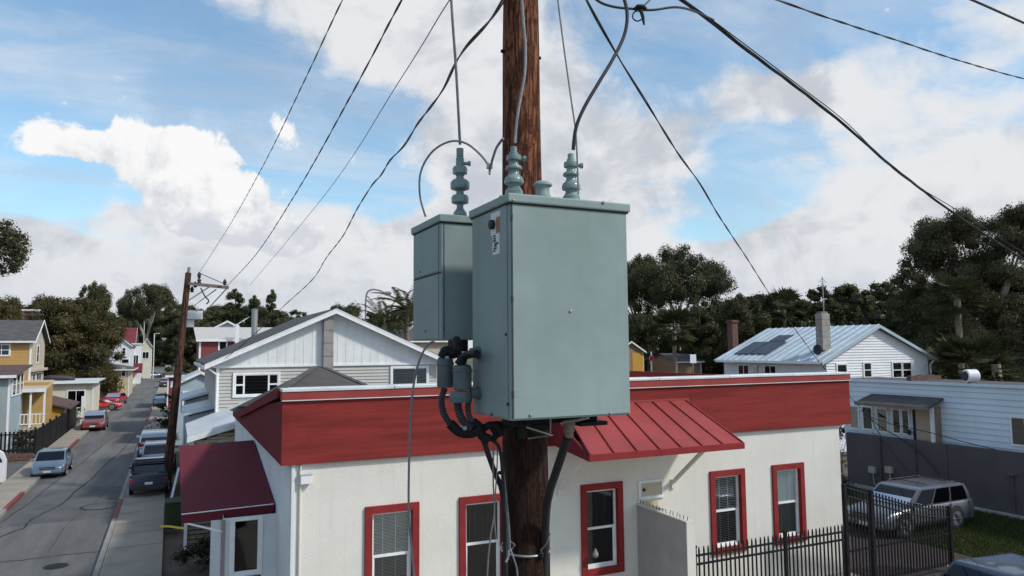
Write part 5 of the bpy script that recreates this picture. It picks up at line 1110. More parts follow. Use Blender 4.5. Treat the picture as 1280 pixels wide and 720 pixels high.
aw_ = thing('arched_wall', 'white rendered wall end with an arched opening at the left edge', 'wall', (-8, 44.5, 0))
zt = PY(0, 560, 44.2).z
pts = [(-9.5, 44.2, 0), (-7.35, 44.2, 0), (-7.35, 44.2, zt*.62), (-7.5, 44.2, zt*.85), (-7.85, 44.2, zt), (-9.5, 44.2, zt)]
obj('render', B().extr(pts, (0, .3, 0)), 'white_siding', aw_); obj('arch_opening', B().extr([(-7.95+.45*math.cos(rad(a)), 44.185, zt*.58+.4*math.sin(rad(a))) for a in range(0, 181, 20)], (0, .01, 0)), 'dark_room', aw_)
# louvred screen and fence by the maroon awning
lv = thing('louvre_screen', 'white framed dark louvred screen beside the maroon awning', 'screen', (.7, 25.2, 0)); a, c = PY(229, 691, 25), PY(276, 640, 25)
for q in ((a.x, a.z, a.x+.09, c.z+.6), (a.x, a.z-.02, c.x+.4, a.z+.08)): obj('frame_bar', B().box(q[0], 24.97, q[1], q[2], 25.03, q[3]), 'white_trim', lv)
for k in range(13): z = a.z+.12+k*.14; obj('louvre', B().extr([(a.x+.1, 25.0, z), (a.x+.1, 25.09, z+.10), (a.x+.1, 25.10, z+.085), (a.x+.1, 25.01, z-.012)], (2.0, 0, 0)), 'old_wood', lv)
obj('backing', B().box(a.x+.1, 25.12, a.z, c.x+.5, 25.15, c.z+.6), 'black_steel', lv)
obj('plinth', B().box(a.x+.3, 24.95, 0, 2.2, 25.15, a.z-.03), 'tan', lv)
# ================================================================== STREET FURNITURE
lp = thing('leaning_pole', 'leaning brown utility pole with crossarm beside the street', 'utility pole', (-.04, 37.6, 0))
base = Vector((-.04, 37.6, 0)); top = PD(235.5, 341, 34.6)
obj('shaft', B().tube([base.lerp(top, k/14) for k in range(15)], [.21-.075*k/14 for k in range(15)], 20), 'pole_dark', lp, smooth=True)
obj('pole_pin', B().tube([top, PD(236.5, 334, 34.6)], [.07, .07], 8), 'galv', lp)
A1, A2 = PD(236, 354.5, 34.4), PD(286, 359.5, 34.9)
obj('crossarm', B().bar(A1, A2, .13, .15), 'old_wood', lp)
for px, py, up_ in ((249, 345, 0), (249, 352, 0), (281, 354, 1), (240, 363, 0), (244, 357, 0)):
    q = PD(px, py, 34.6); obj('insulator', B().lathe([(.03, -.10), (.10, -.05), (.06, 0), (.10, .05), (.05, .15), (.02, .2)], q, 10), 'plastic_dark', lp, smooth=True)
obj('brace', B().bar(A1.lerp(A2, .55), base.lerp(top, .86), .05), 'galv', lp)
q = PD(256, 373, 34.5); obj('cutout', B().tube(smooth_path([PD(251, 360, 34.5), PD(256, 370, 34.5), PD(261, 376, 34.5), PD(258, 380, 34.5)], 4), .035, 6), 'plastic_dark', lp)
for px, py, w_, h_ in ((245, 394, .5, .42), (234, 396, .3, .5), (237, 404, .34, .4)):
    q = PD(px, py, 35.4); obj('equipment_box', B().box(q.x-w_, q.y-.2, q.z-h_/2, q.x+w_*.6, q.y+.2, q.z+h_/2), 'coping', lp, bevel=.03)
q = PD(199, 399, 33.5); obj('step_bolt', B().tube([base.lerp(top, .5), base.lerp(top, .5)+Vector((.35, 0, 0))], .02, 6), 'galv', lp)
def pxwire(label, pts, r):
    tag(obj('power_line', B().tube(smooth_path([PD(*q) for q in pts], 6), r, 5), 'cable_black', smooth=True), label, 'cable')
pxwire('distant line running on from the leaning pole to the left', [(284, 360, 34.9), (262, 384, 45), (252, 395, 70), (246, 403, 120)], .03)
pxwire('distant line sloping from the leaning pole to the trees', [(270, 362, 34.9), (248, 378, 60), (235, 388, 110)], .03)
pxwire('distant line between the leaning pole insulators', [(249, 341, 34.6), (262, 347, 34.8), (283, 356, 34.9)], .018)
ld = PD(457, 405, 62)
sl_ = thing('street_lamp', 'curved arm street lamp beside the palms', 'street lamp', (ld.x, ld.y, 0))
P = [Vector((ld.x, ld.y, 0)), PD(457, 405, 62), PD(457, 378, 62), PD(459, 366, 62), PD(465, 362, 62), PD(474, 363, 62), PD(483, 367, 62)]
obj('mast', B().tube(smooth_path(P, 5), .075, 8), 'galv', sl_, smooth=True); obj('lamp_head', B().tube([PD(480, 366, 62), PD(484, 367, 62), PD(489, 366, 62)], [.10, .2, .1], 8), 'galv', sl_, smooth=True)
for (px, y0, Yd, lab) in ((180.5, 400, 205, 'thin far lamp post at the street end'), (193, 417, 170, 'thin pale post beside the far street')):
    p = PD(px, y0, Yd); t = thing('lamp_post', lab, 'lamp post', (p.x, p.y, 0), group='thin posts at the far street end'); obj('mast', B().tube([(p.x, p.y, 0), (p.x, p.y, p.z)], .13, 6), 'coping', t); obj('arm', B().bar((p.x, p.y, p.z), (p.x+1.2, p.y, p.z+.1), .12), 'coping', t)
p = PZ(216, 668)
bn_ = thing('wheelie_bin', 'dark green wheelie bin on the right pavement below the pole', 'bin', (p.x, p.y+.3, .13), local=True)
obj('tub', B().extr([(-.22, -.27, .04), (.22, -.27, .04), (.28, -.33, .95), (-.28, -.33, .95)], (0, .56, 0)), 'bin_green', bn_, bevel=.02); obj('lid', B().extr([(-.30, -.36, .95), (-.30, .33, .97), (-.30, .33, 1.05), (-.30, -.36, 1.0)], (.6, 0, 0)), 'bin_green', bn_, bevel=.015)
for s in (-1, 1): obj('wheel', B().lathe([(.03, -.03), (.10, -.03), (.10, .03), (.03, .03)], (s*.24, .24, .1), 12, 'x'), 'rubber', bn_)
obj('handle', B().box(-.24, .33, .9, .24, .38, .94), 'plastic_dark', bn_)
tp = thing('barrier_tape', 'yellow tape strung from the bin to the louvred screen', 'tape', PZ(205, 660)); P = smooth_path([PY(200, 658, 29), PY(212, 658, 28.6), PY(226, 660, 27), PY(241, 660, 25.2)], 5); tb_ = B()
for a, c in zip(P, P[1:]): tb_.bar(a, c, .012, .07)
obj('strip', tb_, 'yellow', tp)
p = PZ(216, 632); tag(obj('leaning_plank', B().bar((p.x-.1, p.y-.2, .13), (p.x+.2, p.y+.4, 1.5), .1, .05), 'stucco_side'), 'pale plank leaning at the foot of the leaning pole', 'plank')

# ================================================================== VEHICLES
def car(name, label, loc, rz, col, cat='car', L=4.5, Wd=1.78, H=1.45, belt=.92, hood=.92, deck=.95, wb=2.65, xs=(1.35, .55, -.95, -1.75), fo=.9, r=.32, side=2, roofm=None, bed=False, rails=False, clear=.20, nose=.62, tail=.70, group=None, boxy=.0, pitch_w=.84, extra=None, low=False):
    """xs: windscreen base, roof front, roof rear, rear screen base (x forward). Local space: x forward."""
    t = thing(name, label, cat, loc, rz, group, local=True); w = Wd/2; xf, xr = L/2, -L/2
    st = [(xf, .34, nose, w*.72), (xf-.07, clear+.06, nose+.06, w*.88), (xf-.28, clear, nose+(hood-nose)*.55, w*.965), (xf-.75, clear, hood-.05, w), (xs[0]+.1, clear, hood, w), (xs[0]-.4, clear, belt, w), (0, clear, belt, w), (xs[3]+.3, clear, belt+.01, w), (xs[3]-.05, clear, deck, w*.995), (xr+.35, clear, deck-.01, w*.97), (xr+.08, clear+.08, deck-.06, w*.90), (xr, .36, tail+.1, w*.78)]
    b = B(); n = 12
    for x, zb, zt, hw in st:
        zm = zb+(zt-zb)*.55
        ring = [(-.80, zb), (-.965, zb+.08), (-1.0, zm-.10), (-1.0, zm+.05), (-.965, zt-.08), (-.90, zt-.02), (-.45, zt+.012), (.45, zt+.012), (.90, zt-.02), (.965, zt-.08), (1.0, zm+.05), (1.0, zm-.10), (.965, zb+.08), (.80, zb)]
        b.v += [(x, hw*q, z) for q, z in ring]
    n = 14
    for i in range(len(st)-1):
        for j in range(n): k = (j+1) % n; b.f.append((i*n+j, i*n+k, (i+1)*n+k, (i+1)*n+j))
    b.f.append(tuple(range(n))); b.f.append(tuple((len(st)-1)*n+j for j in range(n)))
    obj('body', b, col, t, smooth=True)
    # cabin shell
    zr = H; wr = w*pitch_w; wbt = w*.93; zb = belt-.02
    ca = B(); lv = [(zb, xs[0], xs[3], wbt), (zb+(zr-.06-zb)*.5, (xs[0]+xs[1]+.04)/2+.03, (xs[3]+xs[2]-.04)/2-.03, (wbt+wr)/2+.012), (zr-.06, xs[1]+.04, xs[2]-.04, wr), (zr-.012, xs[1]-.08, xs[2]+.08, wr*.90), (zr, xs[1]-.25, xs[2]+.22, wr*.72)]
    for z, a, c, hw in lv: ca.v += [(a, -hw, z), (a, hw, z), (c, hw, z), (c, -hw, z)]
    for i in range(4):
        for j in range(4): k = (j+1) % 4; ca.f.append((i*4+j, i*4+k, (i+1)*4+k, (i+1)*4+j))
    ca.f.append((16, 17, 18, 19))
    obj('cabin', ca, roofm or col, t, smooth=True)
    ze = zr-.07; f = .02
    def lerp(z, i): # front/rear x and half width at height z
        u_ = (z-zb)/(zr-.06-zb); return (xs[0]+(xs[1]+.04-xs[0])*u_+.03*4*u_*(1-u_), xs[3]+(xs[2]-.04-xs[3])*u_-.03*4*u_*(1-u_), wbt+(wr-wbt)*u_+.012*4*u_*(1-u_))[i]
    z0, z1, zm = belt+.03, ze-.01, (belt+.03+ze-.01)/2
    def screen(nm, i, s):
        gb = B(); k = .90
        for za, zb_ in ((z0, zm), (zm, z1)):
            gb.quad(*[(lerp(z, i)+s*f, sg*lerp(z, 2)*k, z) for z, sg in ((za, -1), (za, 1), (zb_, 1), (zb_, -1))])
        obj(nm, gb, 'glass_car', t)
    screen('windscreen', 0, 1)
    if not bed or True: screen('rear_screen', 1, -1)
    for s in (-1, 1):
        gb_x = lambda z, u_: lerp(z, 0)*(1-u_)+lerp(z, 1)*u_
        cuts = [.045]+[.045+.91*(k+1)/side for k in range(side)]
        for k in range(side):
            a, c = cuts[k]+.015, cuts[k+1]-.015; g_ = B()
            for za, zb_ in ((z0, zm), (zm, z1)): g_.quad(*[(gb_x(z, q), s*(lerp(z, 2)+f), z) for z, q in ((za, a), (za, c), (zb_, c), (zb_, a))])
            obj('side_window', g_, 'glass_car', t)
            if k < 2: obj('door_handle', B().box(gb_x(z0, c)+.05, s*(w-.005), belt-.13, gb_x(z0, c)+.2, s*(w+.02), belt-.09), 'plastic_dark' if side < 3 else 'chrome', t)
            obj('door_seam', B().box(gb_x(z0, c)-.006, s*(w-.02), clear+.1, gb_x(z0, c)+.006, s*(w+.003), belt-.03), 'plastic_dark', t)
        obj('mirror', B().box(xs[0]-.38, s*(w*.96), belt-.01, xs[0]-.26, s*(w+.17), belt+.13), col, t, bevel=.02)
        obj('headlight', B().extr([(xf-.16, s*w*.52, nose-.03), (xf-.05, s*w*.50, nose-.06), (xf-.09, s*w*.84, nose-.05), (xf-.26, s*w*.93, nose+.02), (xf-.28, s*w*.90, nose+.10), (xf-.12, s*w*.52, nose+.08)], (.012, s*.012, .022)), 'lens', t)
        obj('tail_light', B().box(xr-.005, s*w*(.80 if bed else .62), tail+(.06 if bed else .03), xr+.14, s*w*.945, deck-.10), 'lens_red', t, bevel=.01)
        obj('sill_moulding', B().box(-wb/2+r*1.2, s*(w-.005), clear+.14, wb/2-r*1.2, s*(w+.012), clear+.20), 'plastic_dark', t)
        for x in (wb/2+(L/2-fo-wb/2), -wb/2+(L/2-fo-wb/2)):
            obj('wheel_arch', B().lathe([(r*1.18, -.004), (r*1.18, .012), (r*.6, .012)], (x, s*(w-.008) if s > 0 else s*(w-.008)-.008, r*1.02), 22, 'y'), 'plastic_dark', t)
            wh_ = obj('wheel', B().lathe([(r*.66, -.1), (r*.95, -.1), (r, -.07), (r, .07), (r*.95, .1), (r*.66, .1)], (x, s*(w-.075), r), 24, 'y'), 'rubber', t, smooth=True)
            ri = B().lathe([(r*.68, s*.104), (r*.60, s*.108), (r*.56, s*.102), (.01, s*.102)], (x, s*(w-.075), r), 20, 'y')
            for k in range(6): a = k*math.pi/3; ri.bar((x+.1*r*math.cos(a), s*(w+.032), r+.1*r*math.sin(a)), (x+.62*r*math.cos(a), s*(w+.032), r+.62*r*math.sin(a)), .012, .06, (0, 1, 0))
            obj('rim', ri, 'steel_rim', wh_)
            obj('rim_gaps', B().lathe([(r*.54, s*.1035), (.12*r, s*.1045)], (x, s*(w-.075), r), 20, 'y'), 'plastic_dark', wh_)
    bm_ = 'plastic_dark' if boxy else col
    obj('front_bumper', B().box(xf-.14, -w*.84, .30, xf+.05, w*.84, .50), bm_, t, bevel=.05); obj('rear_bumper', B().box(xr-.06, -w*.86, .34, xr+.16, w*.86, .56), 'plastic_dark' if bed else bm_, t, bevel=.05)
    gr = obj('grille', B().box(xf-.12, -w*.46, nose-.10, xf+.006, w*.46, nose+.05), 'plastic_dark', t, bevel=.01); obj('grille_bar', B().box(xf+.004, -w*.46, nose-.035, xf+.014, w*.46, nose-.01), 'chrome', gr)
    obj('number_plate', B().box(xf+.05, -.2, .36, xf+.058, .2, .47), 'plate', t); obj('rear_plate', B().box(xr-.068, -.2, .40, xr-.06, .2, .52) if not bed else B().box(xr-.012, -.18, .62, xr-.004, .18, .74), 'plate', t)
    if rails:
        for s in (-1, 1): obj('roof_rail', B().tube([(xs[1]-.2, s*wr*.82, zr), (xs[1]-.35, s*wr*.82, zr+.06), (xs[2]+.35, s*wr*.82, zr+.06), (xs[2]+.2, s*wr*.82, zr)], .016, 6), 'plastic_dark', t)
        for x in (xs[1]-.6, xs[2]+.6): obj('roof_bar', B().box(x-.02, -wr*.82, zr+.05, x+.02, wr*.82, zr+.075), 'plastic_dark', t)
    if bed:
        obj('bed_floor', B().box(xr+.06, -w*.88, deck-.02, xs[3]-.08, w*.88, deck+.006), 'dark_room', t)
        for s in (-1, 1): obj('bed_side', B().box(xr+.02, s*w*.99, deck-.04, xs[3]-.02, s*w*.86, deck+.12), col, t, bevel=.015)
        obj('tailgate', B().box(xr-.004, -w*.86, tail-.04, xr+.06, w*.86, deck+.11), col, t, bevel=.015)
        for x in (xs[3]-.15, xr+.3):
            for s in (-1, 1): obj('rack_post', B().bar((x, s*w*.92, deck+.1), (x, s*w*.88, H+.02), .05), 'black_steel', t)
            obj('rack_bar', B().bar((x, -w*.9, H+.02), (x, w*.9, H+.02), .05), 'black_steel', t)
        for s in (-1, 1): obj('rack_rail', B().bar((xs[3]-.15, s*w*.88, H+.02), (xr+.3, s*w*.88, H+.02), .05), 'black_steel', t)
    return t
sv = car('suv', 'silver grey estate suv parked behind the iron gate', (24.12, 17.85, 0), math.pi, 'car_suv', 'suv', L=4.65, Wd=1.84, H=1.54, belt=.96, hood=.93, deck=1.0, wb=2.72, xs=(1.12, .42, -1.95, -2.22), fo=.88, r=.37, side=3, rails=True, clear=.24, nose=.68, tail=.76, pitch_w=.86)
obj('spare_cover', B().lathe([(.05, -.09), (.26, -.08), (.29, -.02), (.29, .06), (.22, .09)], (-2.42, .38, .70), 18, 'x'), 'car_white', sv, smooth=True)
car('sedan', 'silver blue sedan parked on the left kerb facing the camera', (-5.58, 46.2, .02), -math.pi/2, 'car_silver', L=4.5, Wd=1.75, H=1.47).scale = (.87,)*3
car('hatchback', 'maroon hatchback with greyish roof parked by the board gate', (-5.62, 70.6, .02), -math.pi/2, 'car_maroon', L=4.3, Wd=1.74, H=1.5, roofm='car_grey', xs=(1.1, .4, -1.3, -1.9), deck=.98)
car('sports_car', 'low bright red coupe parked crosswise beyond the maroon car', (-6.9, 92.5, .1), -.12, 'car_red', L=4.4, Wd=1.8, H=1.22, belt=.80, hood=.74, deck=.86, nose=.52, tail=.60, xs=(.95, .0, -.75, -1.7), side=1)
car('small_car', 'crimson car half hidden behind the red coupe', (-6.0, 101.5, .05), -math.pi/2-.2, 'car_crimson', L=4.2, Wd=1.74, H=1.42)
car('pickup_truck', 'dark blue pickup truck seen from behind on the right pavement', (-.72, 38.2, .13), math.pi/2, 'car_navy', 'pickup', L=5.0, Wd=1.78, H=1.66, belt=1.02, hood=1.0, deck=1.0, wb=3.0, xs=(1.05, .45, -.55, -.85), r=.34, side=1, bed=True, clear=.28, nose=.74, tail=.66).scale = (.86,)*3
car('compact_car', 'pale blue compact car parked ahead of the dark pickup', (-.45, 44.9, .13), math.pi/2, 'car_pale', L=4.0, Wd=1.7, H=1.45, xs=(1.0, .3, -1.3, -1.75), deck=.98)
car('white_hatchback', 'white hatchback parked at the head of the row on the right pavement', (-.75, 50.6, .13), math.pi/2, 'car_white', L=4.2, Wd=1.72, H=1.5, xs=(1.1, .4, -1.45, -1.95), deck=1.0, belt=.98)
car('far_dark_car', 'dark car parked by the far red awning', (-7.1, 178, .05), -math.pi/2+.5, 'car_black', L=4.4, H=1.5, Wd=1.8)
car('far_silver_car', 'silver car crossing the far end of the street', (-4.0, 200, 0), .25, 'car_grey', L=4.6, H=1.5)
for k, (px, py, c_, lb) in enumerate(((212, 507, 'car_pale', 'pale car half hidden behind the leaning pole'), (214, 484, 'car_black', 'dark car further up the right kerb'), (212, 462, 'car_white', 'white car at the top of the right kerb'))):
    p = PZ(px, py); car('kerbside_car', lb, (-.8, p.y, .1), math.pi/2, c_, L=4.3, Wd=1.75)
mc = car('midnight_car', 'dark blue car whose roof shows at the bottom right corner', (17.55, 10.55, 0), math.pi-.10, 'car_midnight', L=4.6, Wd=1.8, H=1.47, xs=(1.35, .75, -1.1, -1.8))
obj('aerial', B().tube([(.62, -.25, 1.45), (1.05, -.28, 1.80)], .006, 5), 'plastic_dark', mc)
bk = thing('parked_bicycle', 'small bicycle standing on the right pavement far up the street', 'bicycle', (-1.3, 62, .13), 1.4, local=True)
for x in (-.5, .5):
    wv = obj('wheel', B().tube([(x+.33*math.cos(a), 0, .34+.33*math.sin(a)) for a in [i*math.pi/10 for i in range(21)]], .025, 5), 'rubber', bk); 
obj('frame', B().bar((-.5, 0, .34), (-.1, 0, .75), .035).bar((-.1, 0, .75), (.38, 0, .8), .035).bar((-.05, 0, .34), (.38, 0, .8), .035).bar((-.5, 0, .34), (-.05, 0, .34), .03).bar((.38, 0, .8), (.5, 0, .34), .03).bar((-.12, 0, .9), (-.05, 0, .34), .03), 'car_white', bk)
obj('saddle', B().box(-.25, -.07, .9, .0, .07, .96), 'plastic_dark', bk); obj('handlebar', B().bar((.36, -.28, 1.0), (.36, .28, 1.0), .03).bar((.36, 0, .8), (.36, 0, 1.0), .03), 'plastic_dark', bk)

# ================================================================== TREES
def cube_sphere(k=3):
    P = []
    for ax in range(3):
        for sg in (-1, 1):
            for i in range(k):
                for j in range(k):
                    for (u_, v_) in ((i, j), (i+1, j), (i+1, j+1), (i, j+1)):
                        q = [0, 0, 0]; q[ax] = sg; q[(ax+1) % 3] = 2*u_/k-1; q[(ax+2) % 3] = 2*v_/k-1; P.append(q)
    P = np.array(P, dtype=float); return P/np.linalg.norm(P, axis=1)[:, None]
CSPH = cube_sphere()
def leaves(cl, per, leaf, seed, flat=.8, asp=.55, core=.66):
    """leaf quads round and through foliage clumps (x,y,z,r); each clump has a rough dense heart"""
    rs = np.random.RandomState(seed); VS = []; TS = []
    for (cx, cy, cz, r) in cl:
        n = max(12, int(per*r*r)); d = rs.normal(size=(n, 3)); d /= np.linalg.norm(d, axis=1)[:, None]
        rad_ = r*(rs.uniform(.35, 1, n)**.4)*(1+.13*rs.normal(size=n)); p = d*rad_[:, None]; p[:, 2] *= flat; p += (cx, cy, cz)
        a = rs.normal(size=(n, 3))*.7+d; a /= np.linalg.norm(a, axis=1)[:, None]; b_ = np.cross(a, rs.normal(size=(n, 3))); b_ /= np.linalg.norm(b_, axis=1)[:, None]; c = np.cross(a, b_)
        s = leaf*rs.uniform(.5, 1.3, n)[:, None]; b_ = b_*s*.5; c = c*s*asp*.5
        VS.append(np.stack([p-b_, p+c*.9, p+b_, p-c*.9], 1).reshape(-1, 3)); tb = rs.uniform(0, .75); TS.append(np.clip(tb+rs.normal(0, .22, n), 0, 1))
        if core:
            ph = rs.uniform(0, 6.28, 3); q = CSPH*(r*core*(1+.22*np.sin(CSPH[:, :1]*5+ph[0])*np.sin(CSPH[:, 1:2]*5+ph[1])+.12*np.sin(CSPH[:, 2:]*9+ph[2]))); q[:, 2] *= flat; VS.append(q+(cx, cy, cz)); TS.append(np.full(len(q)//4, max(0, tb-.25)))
    return np.concatenate(VS), np.concatenate(TS)
def limb(b, a, c, r0, r1, seed, bend=.12):
    rs = random.Random(seed); a, c = Vector(a), Vector(c); L = (c-a).length; P = []
    o1 = Vector((rs.uniform(-1, 1), rs.uniform(-1, 1), rs.uniform(.2, 1)))*L*bend
    for k in range(7): t = k/6; P.append(a.lerp(c, t)+o1*math.sin(t*math.pi))
    b.tube(P, [r0+(r1-r0)*k/6 for k in range(7)], 7)
def tree_data(kind, h, wd, seed, leaf, per, m, bark):
    rs = random.Random(seed); cl = []; tr = B()
    if kind == 'umbrella':        # eucalyptus: bare pale limbs under billowing clumps
        nl = 7; fork = h*.42; tr.tube([(0, 0, -.3), (.05*h*.3, 0, fork*.5), (0, 0, fork)], [h*.024, h*.02, h*.016], 9)
        for k in range(nl):
            a = 2*math.pi*k/nl+rs.uniform(-.3, .3); rr = wd*.5*rs.uniform(.25, .8); z = h*(.54+.34*(1-(rr/(wd*.5))**2))+rs.uniform(-.06, .05)*h
            e = (math.cos(a)*rr, math.sin(a)*rr, z); limb(tr, (0, 0, fork*rs.uniform(.75, 1)), e, h*.012, h*.004, seed+k)
            for j in range(8):
                rr2 = wd*.5*rs.uniform(.1, .26); aa = rs.uniform(0, 6.28); cl.append((e[0]+math.cos(aa)*rr2, e[1]+math.sin(aa)*rr2, e[2]+rs.uniform(-.05, .08)*h, wd*rs.uniform(.06, .12)))
        for k in range(46):
            a = rs.uniform(0, 6.28); rr = wd*.5*math.sqrt(rs.uniform(0, 1)); cl.append((math.cos(a)*rr, math.sin(a)*rr, h*(.66+.29*(1-(rr/(wd*.5))**2)**.8)+rs.gauss(0, .02*h), wd*rs.uniform(.04, .095)))
        for k in range(8):
            a = rs.uniform(0, 6.28); rr = wd*.5*rs.uniform(.5, .95); cl.append((math.cos(a)*rr, math.sin(a)*rr, h*rs.uniform(.45, .7), wd*rs.uniform(.04, .08)))
    elif kind == 'dense':
        tr.tube([(0, 0, -.3), (0, 0, h*.3), (0, 0, h*.7)], [h*.03, h*.022, h*.008], 8)
        for k in range(95):
            a = rs.uniform(0, 6.28); z = rs.uniform(.10, .96); pr2 = math.sin(math.pi*min(1, .12+z*.86))**.6; rr = wd*.5*pr2*math.sqrt(rs.uniform(.05, 1))*.86
            cl.append((math.cos(a)*rr, math.sin(a)*rr, h*z*.95, wd*rs.uniform(.055, .13)))
            if k % 12 == 0: limb(tr, (0, 0, h*rs.uniform(.15, .4)), cl[-1][:3], h*.01, h*.003, seed+k)
    elif kind == 'cone':
        tr.tube([(0, 0, -.3), (0, 0, h*.5), (0, 0, h*.95)], [h*.02, h*.014, h*.004], 8)
        for k in range(70):
            a = rs.uniform(0, 6.28); z = rs.uniform(.08, .97); rr = wd*.5*(1-z)**.7*math.sqrt(rs.uniform(.05, 1)); cl.append((math.cos(a)*rr, math.sin(a)*rr, h*z, wd*rs.uniform(.06, .13)*(1.15-.6*z)))
    elif kind == 'big':           # near eucalyptus, tall, many separate clumps with gaps
        tr.tube([(0, 0, -.3), (.2, .1, h*.25), (0, .2, h*.5)], [h*.03, h*.022, h*.014], 10)
        for k in range(16):
            a = rs.uniform(0, 6.28); z = rs.uniform(.42, .92); rr = wd*.5*rs.uniform(.3, .85)*(1.05-.45*abs(z-.62)/.35); e = (math.cos(a)*rr, math.sin(a)*rr, h*z)
            limb(tr, (0, .1, h*rs.uniform(.25, .5)), e, h*.011, h*.003, seed+k)
            for j in range(13): cl.append((e[0]+rs.gauss(0, wd*.06), e[1]+rs.gauss(0, wd*.06), e[2]+rs.gauss(0, h*.032), wd*rs.uniform(.035, .075)))
        for k in range(170):
            a = rs.uniform(0, 6.28); z = rs.uniform(.2, .95); rr = wd*.5*math.sqrt(rs.uniform(.1, 1))*(1 if z < .75 else 1.6-.8*z/.75*.95); cl.append((math.cos(a)*rr, math.sin(a)*rr, h*z, wd*rs.uniform(.04, .085)))
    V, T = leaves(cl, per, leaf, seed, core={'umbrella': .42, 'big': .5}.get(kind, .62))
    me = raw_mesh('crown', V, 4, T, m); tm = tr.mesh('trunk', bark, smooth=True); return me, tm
TREES = {
 'umb1': tree_data('umbrella', 16, 15, 11, 0.26, 330, 'leaf_euc', 'bark_pale'), 'umb2': tree_data('umbrella', 17, 17, 23, 0.26, 300, 'leaf_euc', 'bark_pale'),
 'den1': tree_data('dense', 12, 12, 31, 0.28, 330, 'leaf_oak', 'bark'), 'den2': tree_data('dense', 13, 10, 37, 0.28, 380, 'leaf_oak', 'bark'),
 'oli1': tree_data('dense', 11, 12, 41, 0.24, 480, 'leaf_olive', 'bark'), 'con1': tree_data('cone', 14, 9, 43, 0.26, 420, 'leaf_oak', 'bark'),
 'big1': tree_data('big', 18, 17, 57, 0.2, 620, 'leaf_euc', 'bark_pale')}
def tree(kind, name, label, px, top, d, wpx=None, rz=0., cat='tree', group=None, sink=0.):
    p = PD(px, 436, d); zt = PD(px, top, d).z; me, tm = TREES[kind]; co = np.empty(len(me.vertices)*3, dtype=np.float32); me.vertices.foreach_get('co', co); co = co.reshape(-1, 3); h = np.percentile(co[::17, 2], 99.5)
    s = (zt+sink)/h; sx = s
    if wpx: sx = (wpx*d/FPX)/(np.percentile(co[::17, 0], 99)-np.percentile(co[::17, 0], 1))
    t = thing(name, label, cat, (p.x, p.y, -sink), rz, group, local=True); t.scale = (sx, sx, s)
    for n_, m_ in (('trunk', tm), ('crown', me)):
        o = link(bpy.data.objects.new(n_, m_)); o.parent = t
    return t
tree('umb2', 'eucalyptus_tree', 'large umbrella shaped eucalyptus with pale limbs right of the cabinet', 848, 310, 105, 125, .4)
tree('umb1', 'eucalyptus_tree', 'narrower eucalyptus partly hidden by the right edge of the cabinet', 797, 320, 112, 75, 2.1)
tree('umb1', 'eucalyptus_tree', 'round topped airy eucalyptus at the far end of the street', 183, 357, 210, 70, 1.2)
tree('big1', 'eucalyptus_tree', 'tall dark eucalyptus rising at the right edge of the picture', 1246, 264, 66, 205, .8)
tree('oli1', 'street_tree', 'big olive brown tree behind the orange house', 92, 374, 100, 105, 1.5)
tree('oli1', 'street_tree', 'olive brown tree at the left edge above the orange house roof', 4, 374, 92, 60, 2.0)
tree('oli1', 'street_tree', 'smaller olive brown tree between the hilltop house and the big one', 58, 372, 112, 50, 4.0)
tree('den2', 'evergreen_tree', 'dark green tree top poking over the big olive brown tree', 113, 356, 135, 45, 1.0)
tree('con1', 'evergreen_tree', 'dark conical tree left of the pair behind the grey roof', 293, 364, 150, 56, 0)
tree('con1', 'evergreen_tree', 'taller conical tree just right of the leftmost conical one', 317, 372, 148, 40, 2)
tree('con1', 'evergreen_tree', 'conical tree nearest the gable slope', 338, 365, 145, 40, 4)
tree('den1', 'evergreen_tree', 'low bushy tree behind the gable peak', 428, 382, 110, 60, 1)
tree('den2', 'evergreen_tree', 'bright green leafy tree in front of the large eucalyptus', 880, 388, 92, 70, 2.2)
tree('den1', 'evergreen_tree', 'dark bushy tree below the narrower eucalyptus', 806, 394, 95, 60, .5)
tree('den2', 'evergreen_tree', 'dark round tree left of the metal roof', 930, 372, 85, 70, 3.1)
